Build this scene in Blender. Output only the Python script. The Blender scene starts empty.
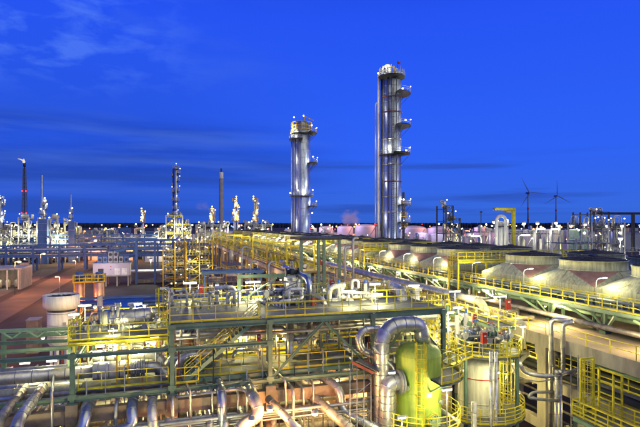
import bpy, math, random
from mathutils import Vector, Matrix
import numpy as np
random.seed(7)
R = math.radians
PI = math.pi
TH = R(17.2)                 # the plant grid is turned 17.2 degrees against the view
CT, ST = math.cos(TH), math.sin(TH)
H = 24.0                     # eye height
F = 500.0                    # focal length in photo pixels (640 wide)
scene = bpy.context.scene
COL = scene.collection

# ---------------------------------------------------------------- camera
cam_d = bpy.data.cameras.new('camera'); cam = bpy.data.objects.new('camera', cam_d); COL.objects.link(cam)
cam.location = (0, 0, H); cam.rotation_euler = (R(90), 0, -TH)
cam_d.sensor_width = 36; cam_d.lens = 36 * F / 640; cam_d.shift_y = 10.5 / 640
cam_d.clip_start = 0.5; cam_d.clip_end = 30000
scene.camera = cam

# ---------------------------------------------------------------- world: blue-hour sky with thin cloud streaks
world = bpy.data.worlds.new('World'); scene.world = world; world.use_nodes = True
wn = world.node_tree; wn.nodes.clear()
def N(t, kind, **kw):
    n = t.nodes.new(kind)
    for k, v in kw.items(): setattr(n, k, v)
    return n
def L(t, a, ao, b, bi): t.links.new(a.outputs[ao], b.inputs[bi])
tc = N(wn, 'ShaderNodeTexCoord'); sep = N(wn, 'ShaderNodeSeparateXYZ'); L(wn, tc, 'Generated', sep, 0)
ramp = N(wn, 'ShaderNodeValToRGB'); cr = ramp.color_ramp
cr.elements[0].position = 0.0; cr.elements[0].color = (0.034, 0.125, 0.62, 1)
cr.elements[1].position = 1.0; cr.elements[1].color = (0.004, 0.020, 0.16, 1)
for p, c in ((0.03, (0.038, 0.141, 0.74, 1)), (0.14, (0.028, 0.126, 0.92, 1)), (0.38, (0.019, 0.089, 0.90, 1)), (0.52, (0.011, 0.055, 0.58, 1)), (0.72, (0.007, 0.033, 0.30, 1))):
    e = cr.elements.new(p); e.color = c
L(wn, sep, 2, ramp, 0)
def cloud(scale_vec, nscale, lo, hi, zlo, zhi, rot=0.0, detail=6):
    mp = N(wn, 'ShaderNodeMapping'); mp.inputs['Scale'].default_value = scale_vec; mp.inputs['Rotation'].default_value = (0, rot, 0)
    L(wn, tc, 'Generated', mp, 0)
    nz = N(wn, 'ShaderNodeTexNoise'); nz.inputs['Scale'].default_value = nscale; nz.inputs['Detail'].default_value = detail
    nz.inputs['Roughness'].default_value = 0.55; nz.inputs['Distortion'].default_value = 0.25
    L(wn, mp, 0, nz, 'Vector')
    mr = N(wn, 'ShaderNodeMapRange'); mr.inputs[1].default_value = lo; mr.inputs[2].default_value = hi; L(wn, nz, 0, mr, 0)
    a = N(wn, 'ShaderNodeMapRange'); a.interpolation_type = 'SMOOTHSTEP'
    a.inputs[1].default_value = zlo[0]; a.inputs[2].default_value = zlo[1]; L(wn, sep, 2, a, 0)
    b = N(wn, 'ShaderNodeMapRange'); b.interpolation_type = 'SMOOTHSTEP'
    b.inputs[1].default_value = zhi[0]; b.inputs[2].default_value = zhi[1]; b.inputs[3].default_value = 1; b.inputs[4].default_value = 0
    L(wn, sep, 2, b, 0)
    m = N(wn, 'ShaderNodeMath', operation='MULTIPLY'); L(wn, mr, 0, m, 0); L(wn, a, 0, m, 1)
    m2 = N(wn, 'ShaderNodeMath', operation='MULTIPLY'); L(wn, m, 0, m2, 0); L(wn, b, 0, m2, 1)
    return m2
def side(fac, lo, hi):       # fades with the direction's component along the view's right
    d = N(wn, 'ShaderNodeVectorMath', operation='DOT_PRODUCT'); L(wn, tc, 'Generated', d, 0)
    d.inputs[1].default_value = (CT, -ST, 0)
    mr = N(wn, 'ShaderNodeMapRange'); mr.interpolation_type = 'SMOOTHSTEP'; mr.inputs[1].default_value = lo; mr.inputs[2].default_value = hi
    L(wn, d, 'Value', mr, 0)
    m = N(wn, 'ShaderNodeMath', operation='MULTIPLY'); L(wn, fac, 0, m, 0); L(wn, mr, 0, m, 1)
    return m
def mixc(prev, fac, col, amt):
    m0 = N(wn, 'ShaderNodeMath', operation='MULTIPLY'); L(wn, fac, 0, m0, 0); m0.inputs[1].default_value = amt
    mx = N(wn, 'ShaderNodeMixRGB'); mx.inputs[2].default_value = (*col, 1)
    L(wn, m0, 0, mx, 0); L(wn, prev, 0, mx, 1)
    return mx
bright = side(cloud((1.0, 1.0, 4.2), 2.6, 0.48, 0.74, (0.20, 0.30), (0.48, 0.60), 0.15), 0.05, -0.42)
streak = side(cloud((1.0, 1.0, 13.0), 1.9, 0.46, 0.66, (0.04, 0.07), (0.16, 0.22), 0.03), 0.15, -0.30)
dark = cloud((1.0, 1.0, 20.0), 1.7, 0.52, 0.66, (0.005, 0.02), (0.10, 0.15), 0.0)
fine = side(cloud((1.0, 1.0, 2.6), 13.0, 0.47, 0.66, (0.20, 0.30), (0.46, 0.56), 0.2, 8), -0.15, -0.45)
dim = side(cloud((1, 1, 1), 0.5, -1.0, -0.9, (-0.2, -0.1), (0.10, 0.42), 0, 0), 0.12, -0.40)
c = mixc(ramp, dim, (0.013, 0.055, 0.48), 0.48)
band = side(cloud((1.0, 1.0, 10.0), 1.5, 0.40, 0.58, (0.06, 0.09), (0.17, 0.21), 0.06), 0.10, -0.12)
c = mixc(c, band, (0.014, 0.052, 0.38), 0.55)
c = mixc(c, streak, (0.060, 0.15, 0.66), 0.75)
c = mixc(c, dark, (0.024, 0.075, 0.42), 0.70)
c = mixc(c, bright, (0.075, 0.18, 0.72), 0.65)
c = mixc(c, fine, (0.10, 0.24, 0.95), 0.55)
bg = N(wn, 'ShaderNodeBackground'); bg.inputs[1].default_value = 1.0
L(wn, c, 0, bg, 0); wo = N(wn, 'ShaderNodeOutputWorld'); L(wn, bg, 0, wo, 0)

# ---------------------------------------------------------------- last light of dusk, very soft
sd = bpy.data.lights.new('sun', 'SUN'); so = bpy.data.objects.new('sun', sd); COL.objects.link(so)
sd.energy = 1.25; sd.angle = R(70); sd.color = (1.0, 0.94, 0.46)
so.rotation_euler = (R(48), 0, R(28))
scene.view_settings.view_transform = 'Standard'; scene.view_settings.look = 'None'
scene.view_settings.gamma = 1.0; scene.view_settings.exposure = 0.0
cy = scene.cycles
cy.max_bounces = 4; cy.diffuse_bounces = 2; cy.glossy_bounces = 3; cy.transmission_bounces = 2; cy.volume_bounces = 0
cy.use_denoising = True; cy.use_light_tree = True; cy.sample_clamp_indirect = 4.0; cy.caustics_reflective = False; cy.caustics_refractive = False

# ---------------------------------------------------------------- picture point -> place
def ray(px, py=None): return (px - 320) / F
def uvof(px, Y):             # column px at depth Y
    X = ray(px) * Y
    return (X * CT + Y * ST, -X * ST + Y * CT)
def pY(px, py, Y):
    u, v = uvof(px, Y); return Vector((u, v, H - (py - 224) * Y / F))
def pz(px, py, z):
    return pY(px, py, (H - z) * F / (py - 224))
def pv(px, py, v):
    k = ray(px); return pY(px, py, v / (CT - k * ST))
def pu(px, py, u):
    k = ray(px); return pY(px, py, u / (ST + k * CT))

# ---------------------------------------------------------------- materials
MATS = {}
def mat(name, col, rough=0.6, metal=0.0, var=0.25, vs=0.6, bump=0.15, bs=25.0, streak=0.0, col2=None, emit=None, es=1.0, coat=0.0):
    m = bpy.data.materials.new(name); m.use_nodes = True; t = m.node_tree; t.nodes.clear()
    out = N(t, 'ShaderNodeOutputMaterial')
    if emit:
        e = N(t, 'ShaderNodeEmission'); e.inputs[0].default_value = (*emit, 1); e.inputs[1].default_value = es
        L(t, e, 0, out, 0); m.cycles.emission_sampling = 'NONE'; MATS[name] = m; return m
    b = N(t, 'ShaderNodeBsdfPrincipled'); L(t, b, 0, out, 0)
    b.inputs['Metallic'].default_value = metal; b.inputs['Roughness'].default_value = rough
    if coat: b.inputs['Coat Weight'].default_value = coat
    g = N(t, 'ShaderNodeNewGeometry')
    n1 = N(t, 'ShaderNodeTexNoise'); n1.inputs['Scale'].default_value = vs; n1.inputs['Detail'].default_value = 7; n1.inputs['Roughness'].default_value = 0.65
    if streak:
        mp = N(t, 'ShaderNodeMapping'); mp.inputs['Scale'].default_value = (streak, streak, 0.35); L(t, g, 0, mp, 0); L(t, mp, 0, n1, 'Vector')
    else: L(t, g, 0, n1, 'Vector')
    mr = N(t, 'ShaderNodeMapRange'); mr.inputs[1].default_value = 0.32; mr.inputs[2].default_value = 0.68; L(t, n1, 0, mr, 0)
    mx = N(t, 'ShaderNodeMixRGB'); c2 = col2 or tuple(x * (1 - var) for x in col)
    hi = tuple(min(1, x * (1 + var * 0.4)) for x in col)
    mx.inputs[1].default_value = (*c2, 1); mx.inputs[2].default_value = (*hi, 1); L(t, mr, 0, mx, 0); L(t, mx, 0, b, 'Base Color')
    mrr = N(t, 'ShaderNodeMapRange'); mrr.inputs[3].default_value = min(1, rough + 0.12); mrr.inputs[4].default_value = max(0.05, rough - 0.08)
    L(t, n1, 0, mrr, 0); L(t, mrr, 0, b, 'Roughness')
    if bump:
        n2 = N(t, 'ShaderNodeTexNoise'); n2.inputs['Scale'].default_value = bs; n2.inputs['Detail'].default_value = 3; L(t, g, 0, n2, 'Vector')
        bp = N(t, 'ShaderNodeBump'); bp.inputs['Strength'].default_value = bump; bp.inputs['Distance'].default_value = 0.02
        L(t, n2, 0, bp, 'Height'); L(t, bp, 0, b, 'Normal')
    MATS[name] = m; return m
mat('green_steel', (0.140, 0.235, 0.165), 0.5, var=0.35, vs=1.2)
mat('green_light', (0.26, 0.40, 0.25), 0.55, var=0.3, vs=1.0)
mat('yellow_paint', (0.74, 0.65, 0.035), 0.5, var=0.45, vs=1.5, bump=0.05)
mat('ochre_paint', (0.55, 0.36, 0.03), 0.5, var=0.4, vs=1.0)
mat('cladding', (0.64, 0.63, 0.58), 0.34, 0.70, var=0.45, vs=1.8, bump=0.6, bs=3.5)
mat('cladding_dull', (0.44, 0.41, 0.34), 0.48, 0.55, var=0.6, vs=1.6, bump=0.6, bs=4)
mat('cladding_blue', (0.42, 0.47, 0.58), 0.3, 0.85, var=0.3, vs=1.4, bump=0.2, bs=9)
mat('band_metal', (0.42, 0.42, 0.42), 0.35, 1.0, var=0.3)
mat('galvanised', (0.42, 0.44, 0.45), 0.5, 0.7, var=0.35, vs=2.0)
mat('grating', (0.15, 0.16, 0.155), 0.7, 0.3, var=0.45, vs=0.8, bump=0.9, bs=40)
mat('deck_plate', (0.17, 0.18, 0.17), 0.65, 0.1, var=0.5, vs=0.7, bump=0.4, bs=30)
mat('concrete', (0.36, 0.33, 0.27), 0.85, var=0.42, vs=0.5, bump=0.5, bs=14, streak=1.6)
mat('concrete_warm', (0.33, 0.25, 0.17), 0.85, var=0.45, vs=0.9, bump=0.5, bs=14)
mat('slab_concrete', (0.42, 0.34, 0.22), 0.85, var=0.35, vs=0.35, bump=0.4, bs=10)
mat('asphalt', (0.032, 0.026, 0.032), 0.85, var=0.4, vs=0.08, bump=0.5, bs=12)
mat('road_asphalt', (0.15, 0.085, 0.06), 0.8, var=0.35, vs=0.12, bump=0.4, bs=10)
mat('pavement', (0.14, 0.10, 0.085), 0.85, var=0.35, vs=0.2)
mat('soil', (0.050, 0.029, 0.026), 0.95, var=0.45, vs=0.05, bump=0.6, bs=4)
mat('white_paint', (0.72, 0.71, 0.66), 0.45, var=0.32, vs=1.2, streak=2.0)
mat('cream_paint', (0.56, 0.55, 0.42), 0.55, var=0.38, vs=1.3, streak=3.0)
mat('hood_paint', (0.40, 0.42, 0.28), 0.55, var=0.5, vs=1.6, streak=2.2, bump=0.3, bs=6)
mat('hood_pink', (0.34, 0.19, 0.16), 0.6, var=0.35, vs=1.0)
mat('vessel_green', (0.40, 0.54, 0.075), 0.5, var=0.26, vs=1.6, streak=2.4, bump=0.25, bs=5)
mat('red_paint', (0.36, 0.03, 0.02), 0.45, var=0.2)
mat('red_rust', (0.22, 0.06, 0.04), 0.7, var=0.4)
mat('blue_paint', (0.045, 0.16, 0.62), 0.4, var=0.25)
mat('blue_steel', (0.08, 0.17, 0.40), 0.5, 0.2, var=0.3)
mat('dark_steel', (0.045, 0.05, 0.055), 0.55, 0.4, var=0.4)
mat('guard_wire', (0.13, 0.12, 0.105), 0.7, 0.2, var=0.4)
mat('dark_guard', (0.060, 0.056, 0.052), 0.7, 0.3, var=0.5, vs=1.5, bump=0.8, bs=20)
mat('grey_box', (0.33, 0.34, 0.36), 0.55, var=0.3)
mat('brass', (0.72, 0.45, 0.26), 0.35, 0.9, var=0.3)
mat('column_steel', (0.42, 0.46, 0.55), 0.38, 0.9, var=0.55, vs=0.5, streak=2.5, bump=0.25, bs=3)
mat('chimney_concrete', (0.26, 0.27, 0.29), 0.9, var=0.3, vs=0.2)
mat('lattice_dark', (0.13, 0.15, 0.24), 0.7, var=0.2)
mat('tank_white', (0.55, 0.48, 0.52), 0.6, var=0.2, vs=0.08)
mat('tree_dark', (0.020, 0.030, 0.060), 1.0, var=0.4, vs=0.02, bump=0)
mat('tube_glow', (1, 1, 1), emit=(1.0, 0.93, 0.70), es=9.0)
mat('white_glow', (1, 1, 1), emit=(1.0, 0.92, 0.72), es=4.5)
mat('cool_glow', (1, 1, 1), emit=(0.85, 0.93, 1.0), es=3.5)
mat('orange_glow', (1, 1, 1), emit=(1.0, 0.42, 0.10), es=4.0)
mat('amber_glow', (1, 1, 1), emit=(1.0, 0.66, 0.25), es=7.0)
mat('red_glow', (1, 1, 1), emit=(1.0, 0.05, 0.03), es=2.2)
mat('blue_glow', (1, 1, 1), emit=(0.20, 0.35, 1.0), es=2.0)
mat('flame', (1, 1, 1), emit=(1.0, 0.85, 0.70), es=0.9)
mat('window_glow', (1, 1, 1), emit=(0.95, 0.95, 0.75), es=0.8)

# ---------------------------------------------------------------- mesh collector
class MB:
    def __init__(s): s.v = []; s.f = []; s.sm = []
    def add(s, vs, fs, smooth=False):
        o = len(s.v); s.v.extend(vs); s.f.extend([tuple(i + o for i in f) for f in fs]); s.sm.extend([smooth] * len(fs)); return s
    def box(s, c, d, rz=0.0):
        x, y, z = d[0] / 2, d[1] / 2, d[2] / 2; cs, sn = math.cos(rz), math.sin(rz)
        vs = [(c[0] + a * x * cs - b * y * sn, c[1] + a * x * sn + b * y * cs, c[2] + e * z) for e in (-1, 1) for a, b in ((-1, -1), (1, -1), (1, 1), (-1, 1))]
        return s.add(vs, [(0, 3, 2, 1), (4, 5, 6, 7), (0, 1, 5, 4), (1, 2, 6, 5), (2, 3, 7, 6), (3, 0, 4, 7)])
    def bb(s, x0, x1, y0, y1, z0, z1): return s.box(((x0 + x1) / 2, (y0 + y1) / 2, (z0 + z1) / 2), (abs(x1 - x0), abs(y1 - y0), abs(z1 - z0)))
    def prof(s, p0, p1, poly, up=(0, 0, 1)):      # a closed profile run from p0 to p1
        p0 = Vector(p0); p1 = Vector(p1); d = (p1 - p0).normalized(); u = Vector(up)
        if abs(d.dot(u)) > 0.98: u = Vector((0, 1, 0))
        a = d.cross(u).normalized(); b = a.cross(d).normalized(); n = len(poly)
        vs = [tuple(p + a * x + b * y) for p in (p0, p1) for x, y in poly]
        fs = [(i, (i + 1) % n, (i + 1) % n + n, i + n) for i in range(n)] + [tuple(range(n))[::-1], tuple(range(n, 2 * n))]
        return s.add(vs, fs)
    def bar(s, p0, p1, w, h=None):
        h = h or w; return s.prof(p0, p1, [(-w / 2, -h / 2), (w / 2, -h / 2), (w / 2, h / 2), (-w / 2, h / 2)])
    def ibeam(s, p0, p1, w=0.3, h=0.4, t=0.035):
        a, b = w / 2, h / 2
        return s.prof(p0, p1, [(-a, -b), (a, -b), (a, -b + t), (t / 2, -b + t), (t / 2, b - t), (a, b - t), (a, b), (-a, b), (-a, b - t), (-t / 2, b - t), (-t / 2, -b + t), (-a, -b + t)])
    def tube(s, pts, r, seg=10, caps=True, smooth=True):
        pts = [Vector(p) for p in pts]; n = len(pts); rs = r if isinstance(r, (list, tuple)) else [r] * n
        T = []
        for i in range(n):
            d = (pts[min(i + 1, n - 1)] - pts[i]).normalized() + (pts[i] - pts[max(i - 1, 0)]).normalized() if 0 < i < n - 1 else (pts[min(i + 1, n - 1)] - pts[max(i - 1, 0)])
            T.append(d.normalized() if d.length > 1e-9 else Vector((0, 0, 1)))
        u = Vector((0, 0, 1)) if abs(T[0].z) < 0.95 else Vector((1, 0, 0)); A = T[0].cross(u).normalized(); vs = []
        for i in range(n):
            A = (A - T[i] * A.dot(T[i])); A = A.normalized() if A.length > 1e-6 else T[i].orthogonal().normalized()
            B = T[i].cross(A)
            for k in range(seg):
                an = 2 * PI * k / seg; vs.append(tuple(pts[i] + (A * math.cos(an) + B * math.sin(an)) * rs[i]))
        fs = [(i * seg + k, i * seg + (k + 1) % seg, (i + 1) * seg + (k + 1) % seg, (i + 1) * seg + k) for i in range(n - 1) for k in range(seg)]
        s.add(vs, fs, smooth)
        if caps:
            o = len(s.v) - n * seg; s.f.append(tuple(range(o, o + seg))[::-1]); s.f.append(tuple(range(o + (n - 1) * seg, o + n * seg))); s.sm += [False, False]
        return s
    def cyl(s, c, r, z0, z1, seg=24, r2=None, smooth=True):
        return s.tube([(c[0], c[1], z0), (c[0], c[1], z1)], [r, r if r2 is None else r2], seg, True, smooth)
    def lathe(s, c, prof, seg=32, smooth=True, a0=0.0, a1=2 * PI):     # prof: (radius, z) bottom to top
        full = abs(a1 - a0 - 2 * PI) < 1e-6; n = seg if full else seg + 1
        vs = [(c[0] + r * math.cos(a0 + (a1 - a0) * k / seg), c[1] + r * math.sin(a0 + (a1 - a0) * k / seg), c[2] + z) for r, z in prof for k in range(n)]
        fs = []
        for i in range(len(prof) - 1):
            for k in range(seg):
                k2 = (k + 1) % n if full else k + 1
                fs.append((i * n + k, i * n + k2, (i + 1) * n + k2, (i + 1) * n + k))
        s.add(vs, fs, smooth); return s
    def mesh(s, name, m):
        me = bpy.data.meshes.new(name); me.from_pydata(s.v, [], s.f); me.polygons.foreach_set('use_smooth', s.sm)
        me.materials.append(MATS[m]); me.update(); return me
    def build(s, name, m, parent=None):
        o = parent_loc(parent)
        if o.length > 0: s.v = [(a - o.x, b - o.y, c - o.z) for a, b, c in s.v]
        ob = bpy.data.objects.new(name, s.mesh(name, m)); COL.objects.link(ob)
        if parent: ob.parent = parent
        return ob
def parent_loc(p):
    v = Vector((0, 0, 0))
    while p is not None: v += p.location; p = p.parent
    return v
def tag(o, label=None, cat=None, group=None, kind=None):
    if label: o['label'] = label
    if cat: o['category'] = cat
    if group: o['group'] = group
    if kind: o['kind'] = kind
    return o
def thing(name, label, cat, loc=(0, 0, 0), group=None):
    o = bpy.data.objects.new(name, None); COL.objects.link(o); o.location = loc; o.empty_display_size = 0.2
    return tag(o, label, cat, group)
def inst(name, me, parent, loc, rz=0.0, rot=None, sc=None):
    o = bpy.data.objects.new(name, me); COL.objects.link(o)
    o.parent = parent; o.location = Vector(loc) - parent_loc(parent)
    if rot is not None: o.rotation_euler = rot
    elif rz: o.rotation_euler = (0, 0, rz)
    if sc: o.scale = sc
    return o
def copy_tree(o, parent=None):
    c = o.copy(); COL.objects.link(c)
    if parent: c.parent = parent
    for ch in list(o.children): copy_tree(ch, c)
    return c
def fillet(pts, rad, n=6):
    pts = [Vector(p) for p in pts]; out = [pts[0]]
    for i in range(1, len(pts) - 1):
        a, b, c = pts[i - 1], pts[i], pts[i + 1]; d1 = (a - b); d2 = (c - b)
        l = min(rad, d1.length * 0.49, d2.length * 0.49); ang = d1.angle(d2)
        if ang > PI - 0.05: out.append(b); continue
        rr = l * math.tan(ang / 2); cen = b + (d1.normalized() + d2.normalized()).normalized() * (rr / math.sin(ang / 2))
        p = b + d1.normalized() * l; q = b + d2.normalized() * l; v1 = p - cen; v2 = q - cen; tot = v1.angle(v2); ax = v1.cross(v2).normalized()
        for k in range(n + 1): out.append(cen + Matrix.Rotation(tot * k / n, 3, ax) @ v1)
    out.append(pts[-1]); return out
SH = {}
def shared(key, fn):
    if key not in SH: SH[key] = fn()
    return SH[key]
def ring_mesh(r, m, w=0.05, t=1.03):
    r = round(r, 2); return shared(('ring', r, m, w, t), lambda: MB().tube([(0, 0, -w / 2), (0, 0, w / 2)], r * t + 0.008, 14).mesh('band', m))
def orient(t): return Vector((0, 0, 1)).rotation_difference(t).to_euler()
def along(pts, step, off=0.5):
    out = []; need = step * off
    for a, b in zip(pts[:-1], pts[1:]):
        l = (b - a).length; d = (b - a).normalized() if l > 1e-9 else Vector((0, 0, 1))
        while need <= l: out.append((a + d * need, d)); need += step
        need -= l
    return out
# a pipe: the clad tube itself, its cladding bands and its end flanges
def pipe(label, pts, r, m='cladding', bend=None, band=1.0, flange=(), group=None, seg=14, name='pipe', cat='pipe', parent=None, bandm='band_metal'):
    path = fillet(pts, bend if bend else r * 3.2, 7)
    mb = MB().tube(path, r, seg); p0 = Vector(path[0])
    mb.v = [(a - p0.x, b - p0.y, c - p0.z) for a, b, c in mb.v]
    ob = bpy.data.objects.new(name, mb.mesh(name, m)); COL.objects.link(ob)
    if parent: ob.parent = parent; ob.location = p0 - parent_loc(parent)
    else: ob.location = p0; tag(ob, label, cat, group)
    if band:
        for q, t in along([Vector(p) for p in path], band): inst('cladding_band', ring_mesh(r, bandm), ob, q, rot=orient(t))
    fl = shared(('fl', round(r, 2)), lambda: MB().tube([(0, 0, -0.14), (0, 0, -0.02)], r * 1.45 + 0.03, 16, smooth=False).tube([(0, 0, 0.02), (0, 0, 0.14)], r * 1.45 + 0.03, 16, smooth=False).tube([(0, 0, -0.02), (0, 0, 0.02)], r * 1.2, 12).mesh('flange', 'galvanised')) if flange else None
    L_ = [Vector(p) for p in path]; tot = sum((b - a).length for a, b in zip(L_[:-1], L_[1:]))
    for f in flange:
        d = f * tot
        for a, b in zip(L_[:-1], L_[1:]):
            l = (b - a).length
            if d <= l + 1e-6: inst('flange', fl, ob, a + (b - a) * (d / max(l, 1e-6)), rot=orient((b - a).normalized())); break
            d -= l
    return ob
def post_mesh(h, m, w=0.055): return shared(('post', h, m, w), lambda: MB().bb(-w / 2, w / 2, -w / 2, w / 2, 0, h).box((0, 0, 0.012), (0.13, 0.13, 0.024)).mesh('post', m))
def railing(parent, pts, h=1.1, step=1.5, m='yellow_paint', toe=True, bars=2, each=True, closed=False, w=0.05, merged_from=None):
    pts = [Vector(p) for p in pts]
    if closed: pts.append(pts[0])
    mb = MB()
    for a, b in zip(pts[:-1], pts[1:]):
        for k in range(1, bars + 1): z = h * k / bars if bars > 1 else h; mb.bar(a + Vector((0, 0, z)), b + Vector((0, 0, z)), w)
        if toe: mb.bar(a + Vector((0, 0, 0.09)), b + Vector((0, 0, 0.09)), 0.015, 0.15)
    ps = []
    for i, (a, b) in enumerate(zip(pts[:-1], pts[1:])):
        n = max(1, round((b - a).length / step))
        for k in range(n): ps.append(a.lerp(b, k / n))
    if not closed: ps.append(pts[-1])
    if not each:
        for p in ps: mb.bb(p.x - w / 2, p.x + w / 2, p.y - w / 2, p.y + w / 2, p.z, p.z + h - w / 2)
    o = mb.build('railing', m, parent)
    if each:
        pm = post_mesh(h - w / 2 - 0.002, m, w + 0.006)
        for p in ps: inst('post', pm, o, p)
    return o
LK = 1.0
def light(p, power, col=(1.0, 0.82, 0.50), r=0.25, parent=None):
    power *= LK
    d = bpy.data.lights.new('lamp_light', 'POINT'); d.energy = power; d.color = col; d.shadow_soft_size = r
    o = bpy.data.objects.new('lamp_light', d); COL.objects.link(o)
    if parent: o.parent = parent; o.location = Vector(p) - parent_loc(parent)
    else: o.location = p
    return o
WARM = (1.0, 0.90, 0.44); YEL = (1.0, 0.80, 0.28); ORG = (1.0, 0.40, 0.12); WHT = (0.98, 0.95, 0.66)

ORD = ('nearest', 'second', 'third', 'fourth', 'fifth', 'sixth', 'seventh', 'eighth', 'ninth', 'tenth', 'eleventh', 'twelfth', 'thirteenth', 'fourteenth', 'fifteenth', 'sixteenth', 'seventeenth', 'eighteenth', 'nineteenth', 'twentieth')
def nth(i): return 'first' if i == 0 else (ORD[i] if i < 20 else f'{i + 1}th')
MARKS = ((0, 'the left picture edge'), (24, 'the lattice flare stack'), (42, 'the tall slim chimney'), (71, 'the shorter slim chimney'), (110, 'the rooftop air conditioners'), (143, 'the small skyline column'), (176, 'the slender staged column'), (221, 'the concrete chimney'), (255, 'the isolated yellow column'), (301, 'the shorter great column'), (350, 'the gap between the great columns'), (391, 'the taller great column'), (421, 'the small bluish tanks'), (454, 'the open steel tower'), (500, 'the inverted U pipe'), (513, 'the gantry crane'), (528, 'the left wind turbine'), (556, 'the right wind turbine'), (600, 'the dark topped plant'), (640, 'the right picture edge'))
def where(px):
    m = min(MARKS, key=lambda q: abs(q[0] - px)); d = px - m[0]
    return ('in line with ' if abs(d) < 4 else ('left of ' if d < 0 else 'right of ')) + m[1]
# ================================================================ SETTING
def struct(o): o['kind'] = 'structure'; return o
g = MB(); g.add([(-9000, -300, 0), (12000, -300, 0), (12000, 12000, 0), (-9000, 12000, 0)], [(0, 1, 2, 3)])
struct(g.build('ground', 'soil'))
def sheet(name, x0, x1, y0, y1, z, m):
    return struct(MB().add([(x0, y0, z), (x1, y0, z), (x1, y1, z), (x0, y1, z)], [(0, 1, 2, 3)]).build(name, m))
sheet('asphalt_yard', -36, 30, 60, 300, 0.006, 'asphalt')
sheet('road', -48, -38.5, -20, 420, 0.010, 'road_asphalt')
kb = MB()
for y in range(-20, 420, 4): kb.bb(-48.35, -48.05, y + 0.02, y + 3.98, 0, 0.13); kb.bb(-38.45, -38.15, y + 0.02, y + 3.98, 0, 0.13)
struct(kb.build('kerb', 'pavement'))
sheet('pavement', -62, -52, -20, 300, 0.008, 'pavement')
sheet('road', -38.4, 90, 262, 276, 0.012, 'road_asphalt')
# far hedge of trees on the horizon
random.seed(3)
def treeline(dist, x0, x1, hh, dep):
    mb = MB(); n = 1500
    for i in range(n):
        k = x0 + (x1 - x0) * i / n; u, v = uvof(k, dist + random.uniform(-dep, dep)); r = random.uniform(0.93, 1.06) * hh
        w = dist / F * (x1 - x0) / n * 2.4
        mb.lathe((u, v, 0), [(w, 0), (w * 1.1, r * 0.5), (w * 0.7, r * 0.85), (0.1, r)], 6, False)
    return tag(mb.build('distant_woodland', 'tree_dark'), 'long dark line of trees along the horizon behind the refinery', 'woodland', kind='stuff')
treeline(3300, -60, 700, 31, 200)

# ================================================================ CONCRETE TABLE UNDER THE AIR COOLERS
U0, U1, ZT = 33.4, 58.5, 13.8
tb = thing('concrete_table', 'long beige concrete table structure with heavy edge beam carrying the air coolers', 'concrete structure', (U0, 20, 0))
for k, y in enumerate([8 + 6.1 * i for i in range(55)]):
    s_ = MB().bb(U0 + 0.02, U1, y + 0.015, y + 6.085, ZT - 0.25, ZT); s_.build('slab_panel', 'slab_concrete', tb)
    e = MB().bb(U0 - 0.05, U0 + 0.75, y + 0.012, y + 6.088, ZT - 1.15, ZT - 0.255); e.bb(U0 - 0.09, U0 + 0.02, y + 0.012, y + 6.088, ZT - 0.30, ZT + 0.03); e.build('edge_beam', 'concrete', tb)
cm = MB().bb(-0.55, 0.55, -0.55, 0.55, 0, ZT - 1.15).bb(-0.68, 0.68, -0.68, 0.68, ZT - 2.0, ZT - 1.152).mesh('column', 'concrete')
bmm = MB().bb(-0.35, 0.35, 0, 17.2, -0.45, 0.45).mesh('beam', 'concrete'); bx = MB().bb(0.6, 24, -0.4, 0.4, -0.6, 0.6).mesh('cross_beam', 'concrete')
for i in range(-1, 16):
    y = 38.4 + 18.3 * i
    for j, x in enumerate((U0 + 0.62, 45.5, 57.6)):
        inst('column', cm, tb, (x, y, 0.0))
        for z in (9.3, 5.2): inst('beam', bmm, tb, (x, y + 0.555, z))
    inst('cross_beam', bx, tb, (U0 + 0.6, y, ZT - 1.75)); inst('cross_beam', bx, tb, (U0 + 0.6, y, 9.3 + 0.004))
railing(tb, [(U0 + 0.12, 10, ZT), (U0 + 0.12, 110, ZT)], step=2.3, toe=False, w=0.06)
railing(tb, [(U0 + 0.12, 110, ZT), (U0 + 0.12, 330, ZT)], step=2.3, toe=False, each=False, w=0.08)

# pipes running the length of the table on its lower levels
random.seed(11)
for i in range(16):
    z, x = (9.75, 34.8 + 1.3 * i) if i < 10 else (5.65, 35 + 2.0 * (i - 10)); r = random.choice((0.12, 0.18, 0.25, 0.34))
    pipe(f"{nth(i if i < 10 else i - 10)} pipe from the outer edge on the {'upper' if i < 10 else 'lower'} dark level inside the concrete table", [(x, 12, z + r), (x, 320, z + r)], r, random.choice(('cladding_dull', 'galvanised', 'dark_steel')), band=0, group='pipes inside the concrete table', seg=8)
for i in range(9):
    y = 28 + 4.3 * i; z = 8.35 - (i % 3) * 1.4
    pipe(f'{ORD[i]} pipe from the camera crossing the dark interior of the concrete table', [(34.6, y, z), (57, y, z)], 0.14 + 0.05 * (i % 3), 'cladding_dull', band=0, group='cross pipes inside the concrete table', seg=8)
tr = thing('cable_tray', 'grey green steel cable tray running inside the concrete table behind the yellow cage ladder', 'cable tray', (37.5, 14, 11))
for x in (37.2, 38.1): MB().bb(x - .03, x + .03, 14, 120, 11, 11.28).build('side_rail', 'green_steel', tr)
rg = MB().bb(-.42, .42, -.03, .03, 0, .03).mesh('rung', 'galvanised')
for i in range(60): inst('rung', rg, tr, (37.65, 14.5 + i * 0.9, 11.04))

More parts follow.
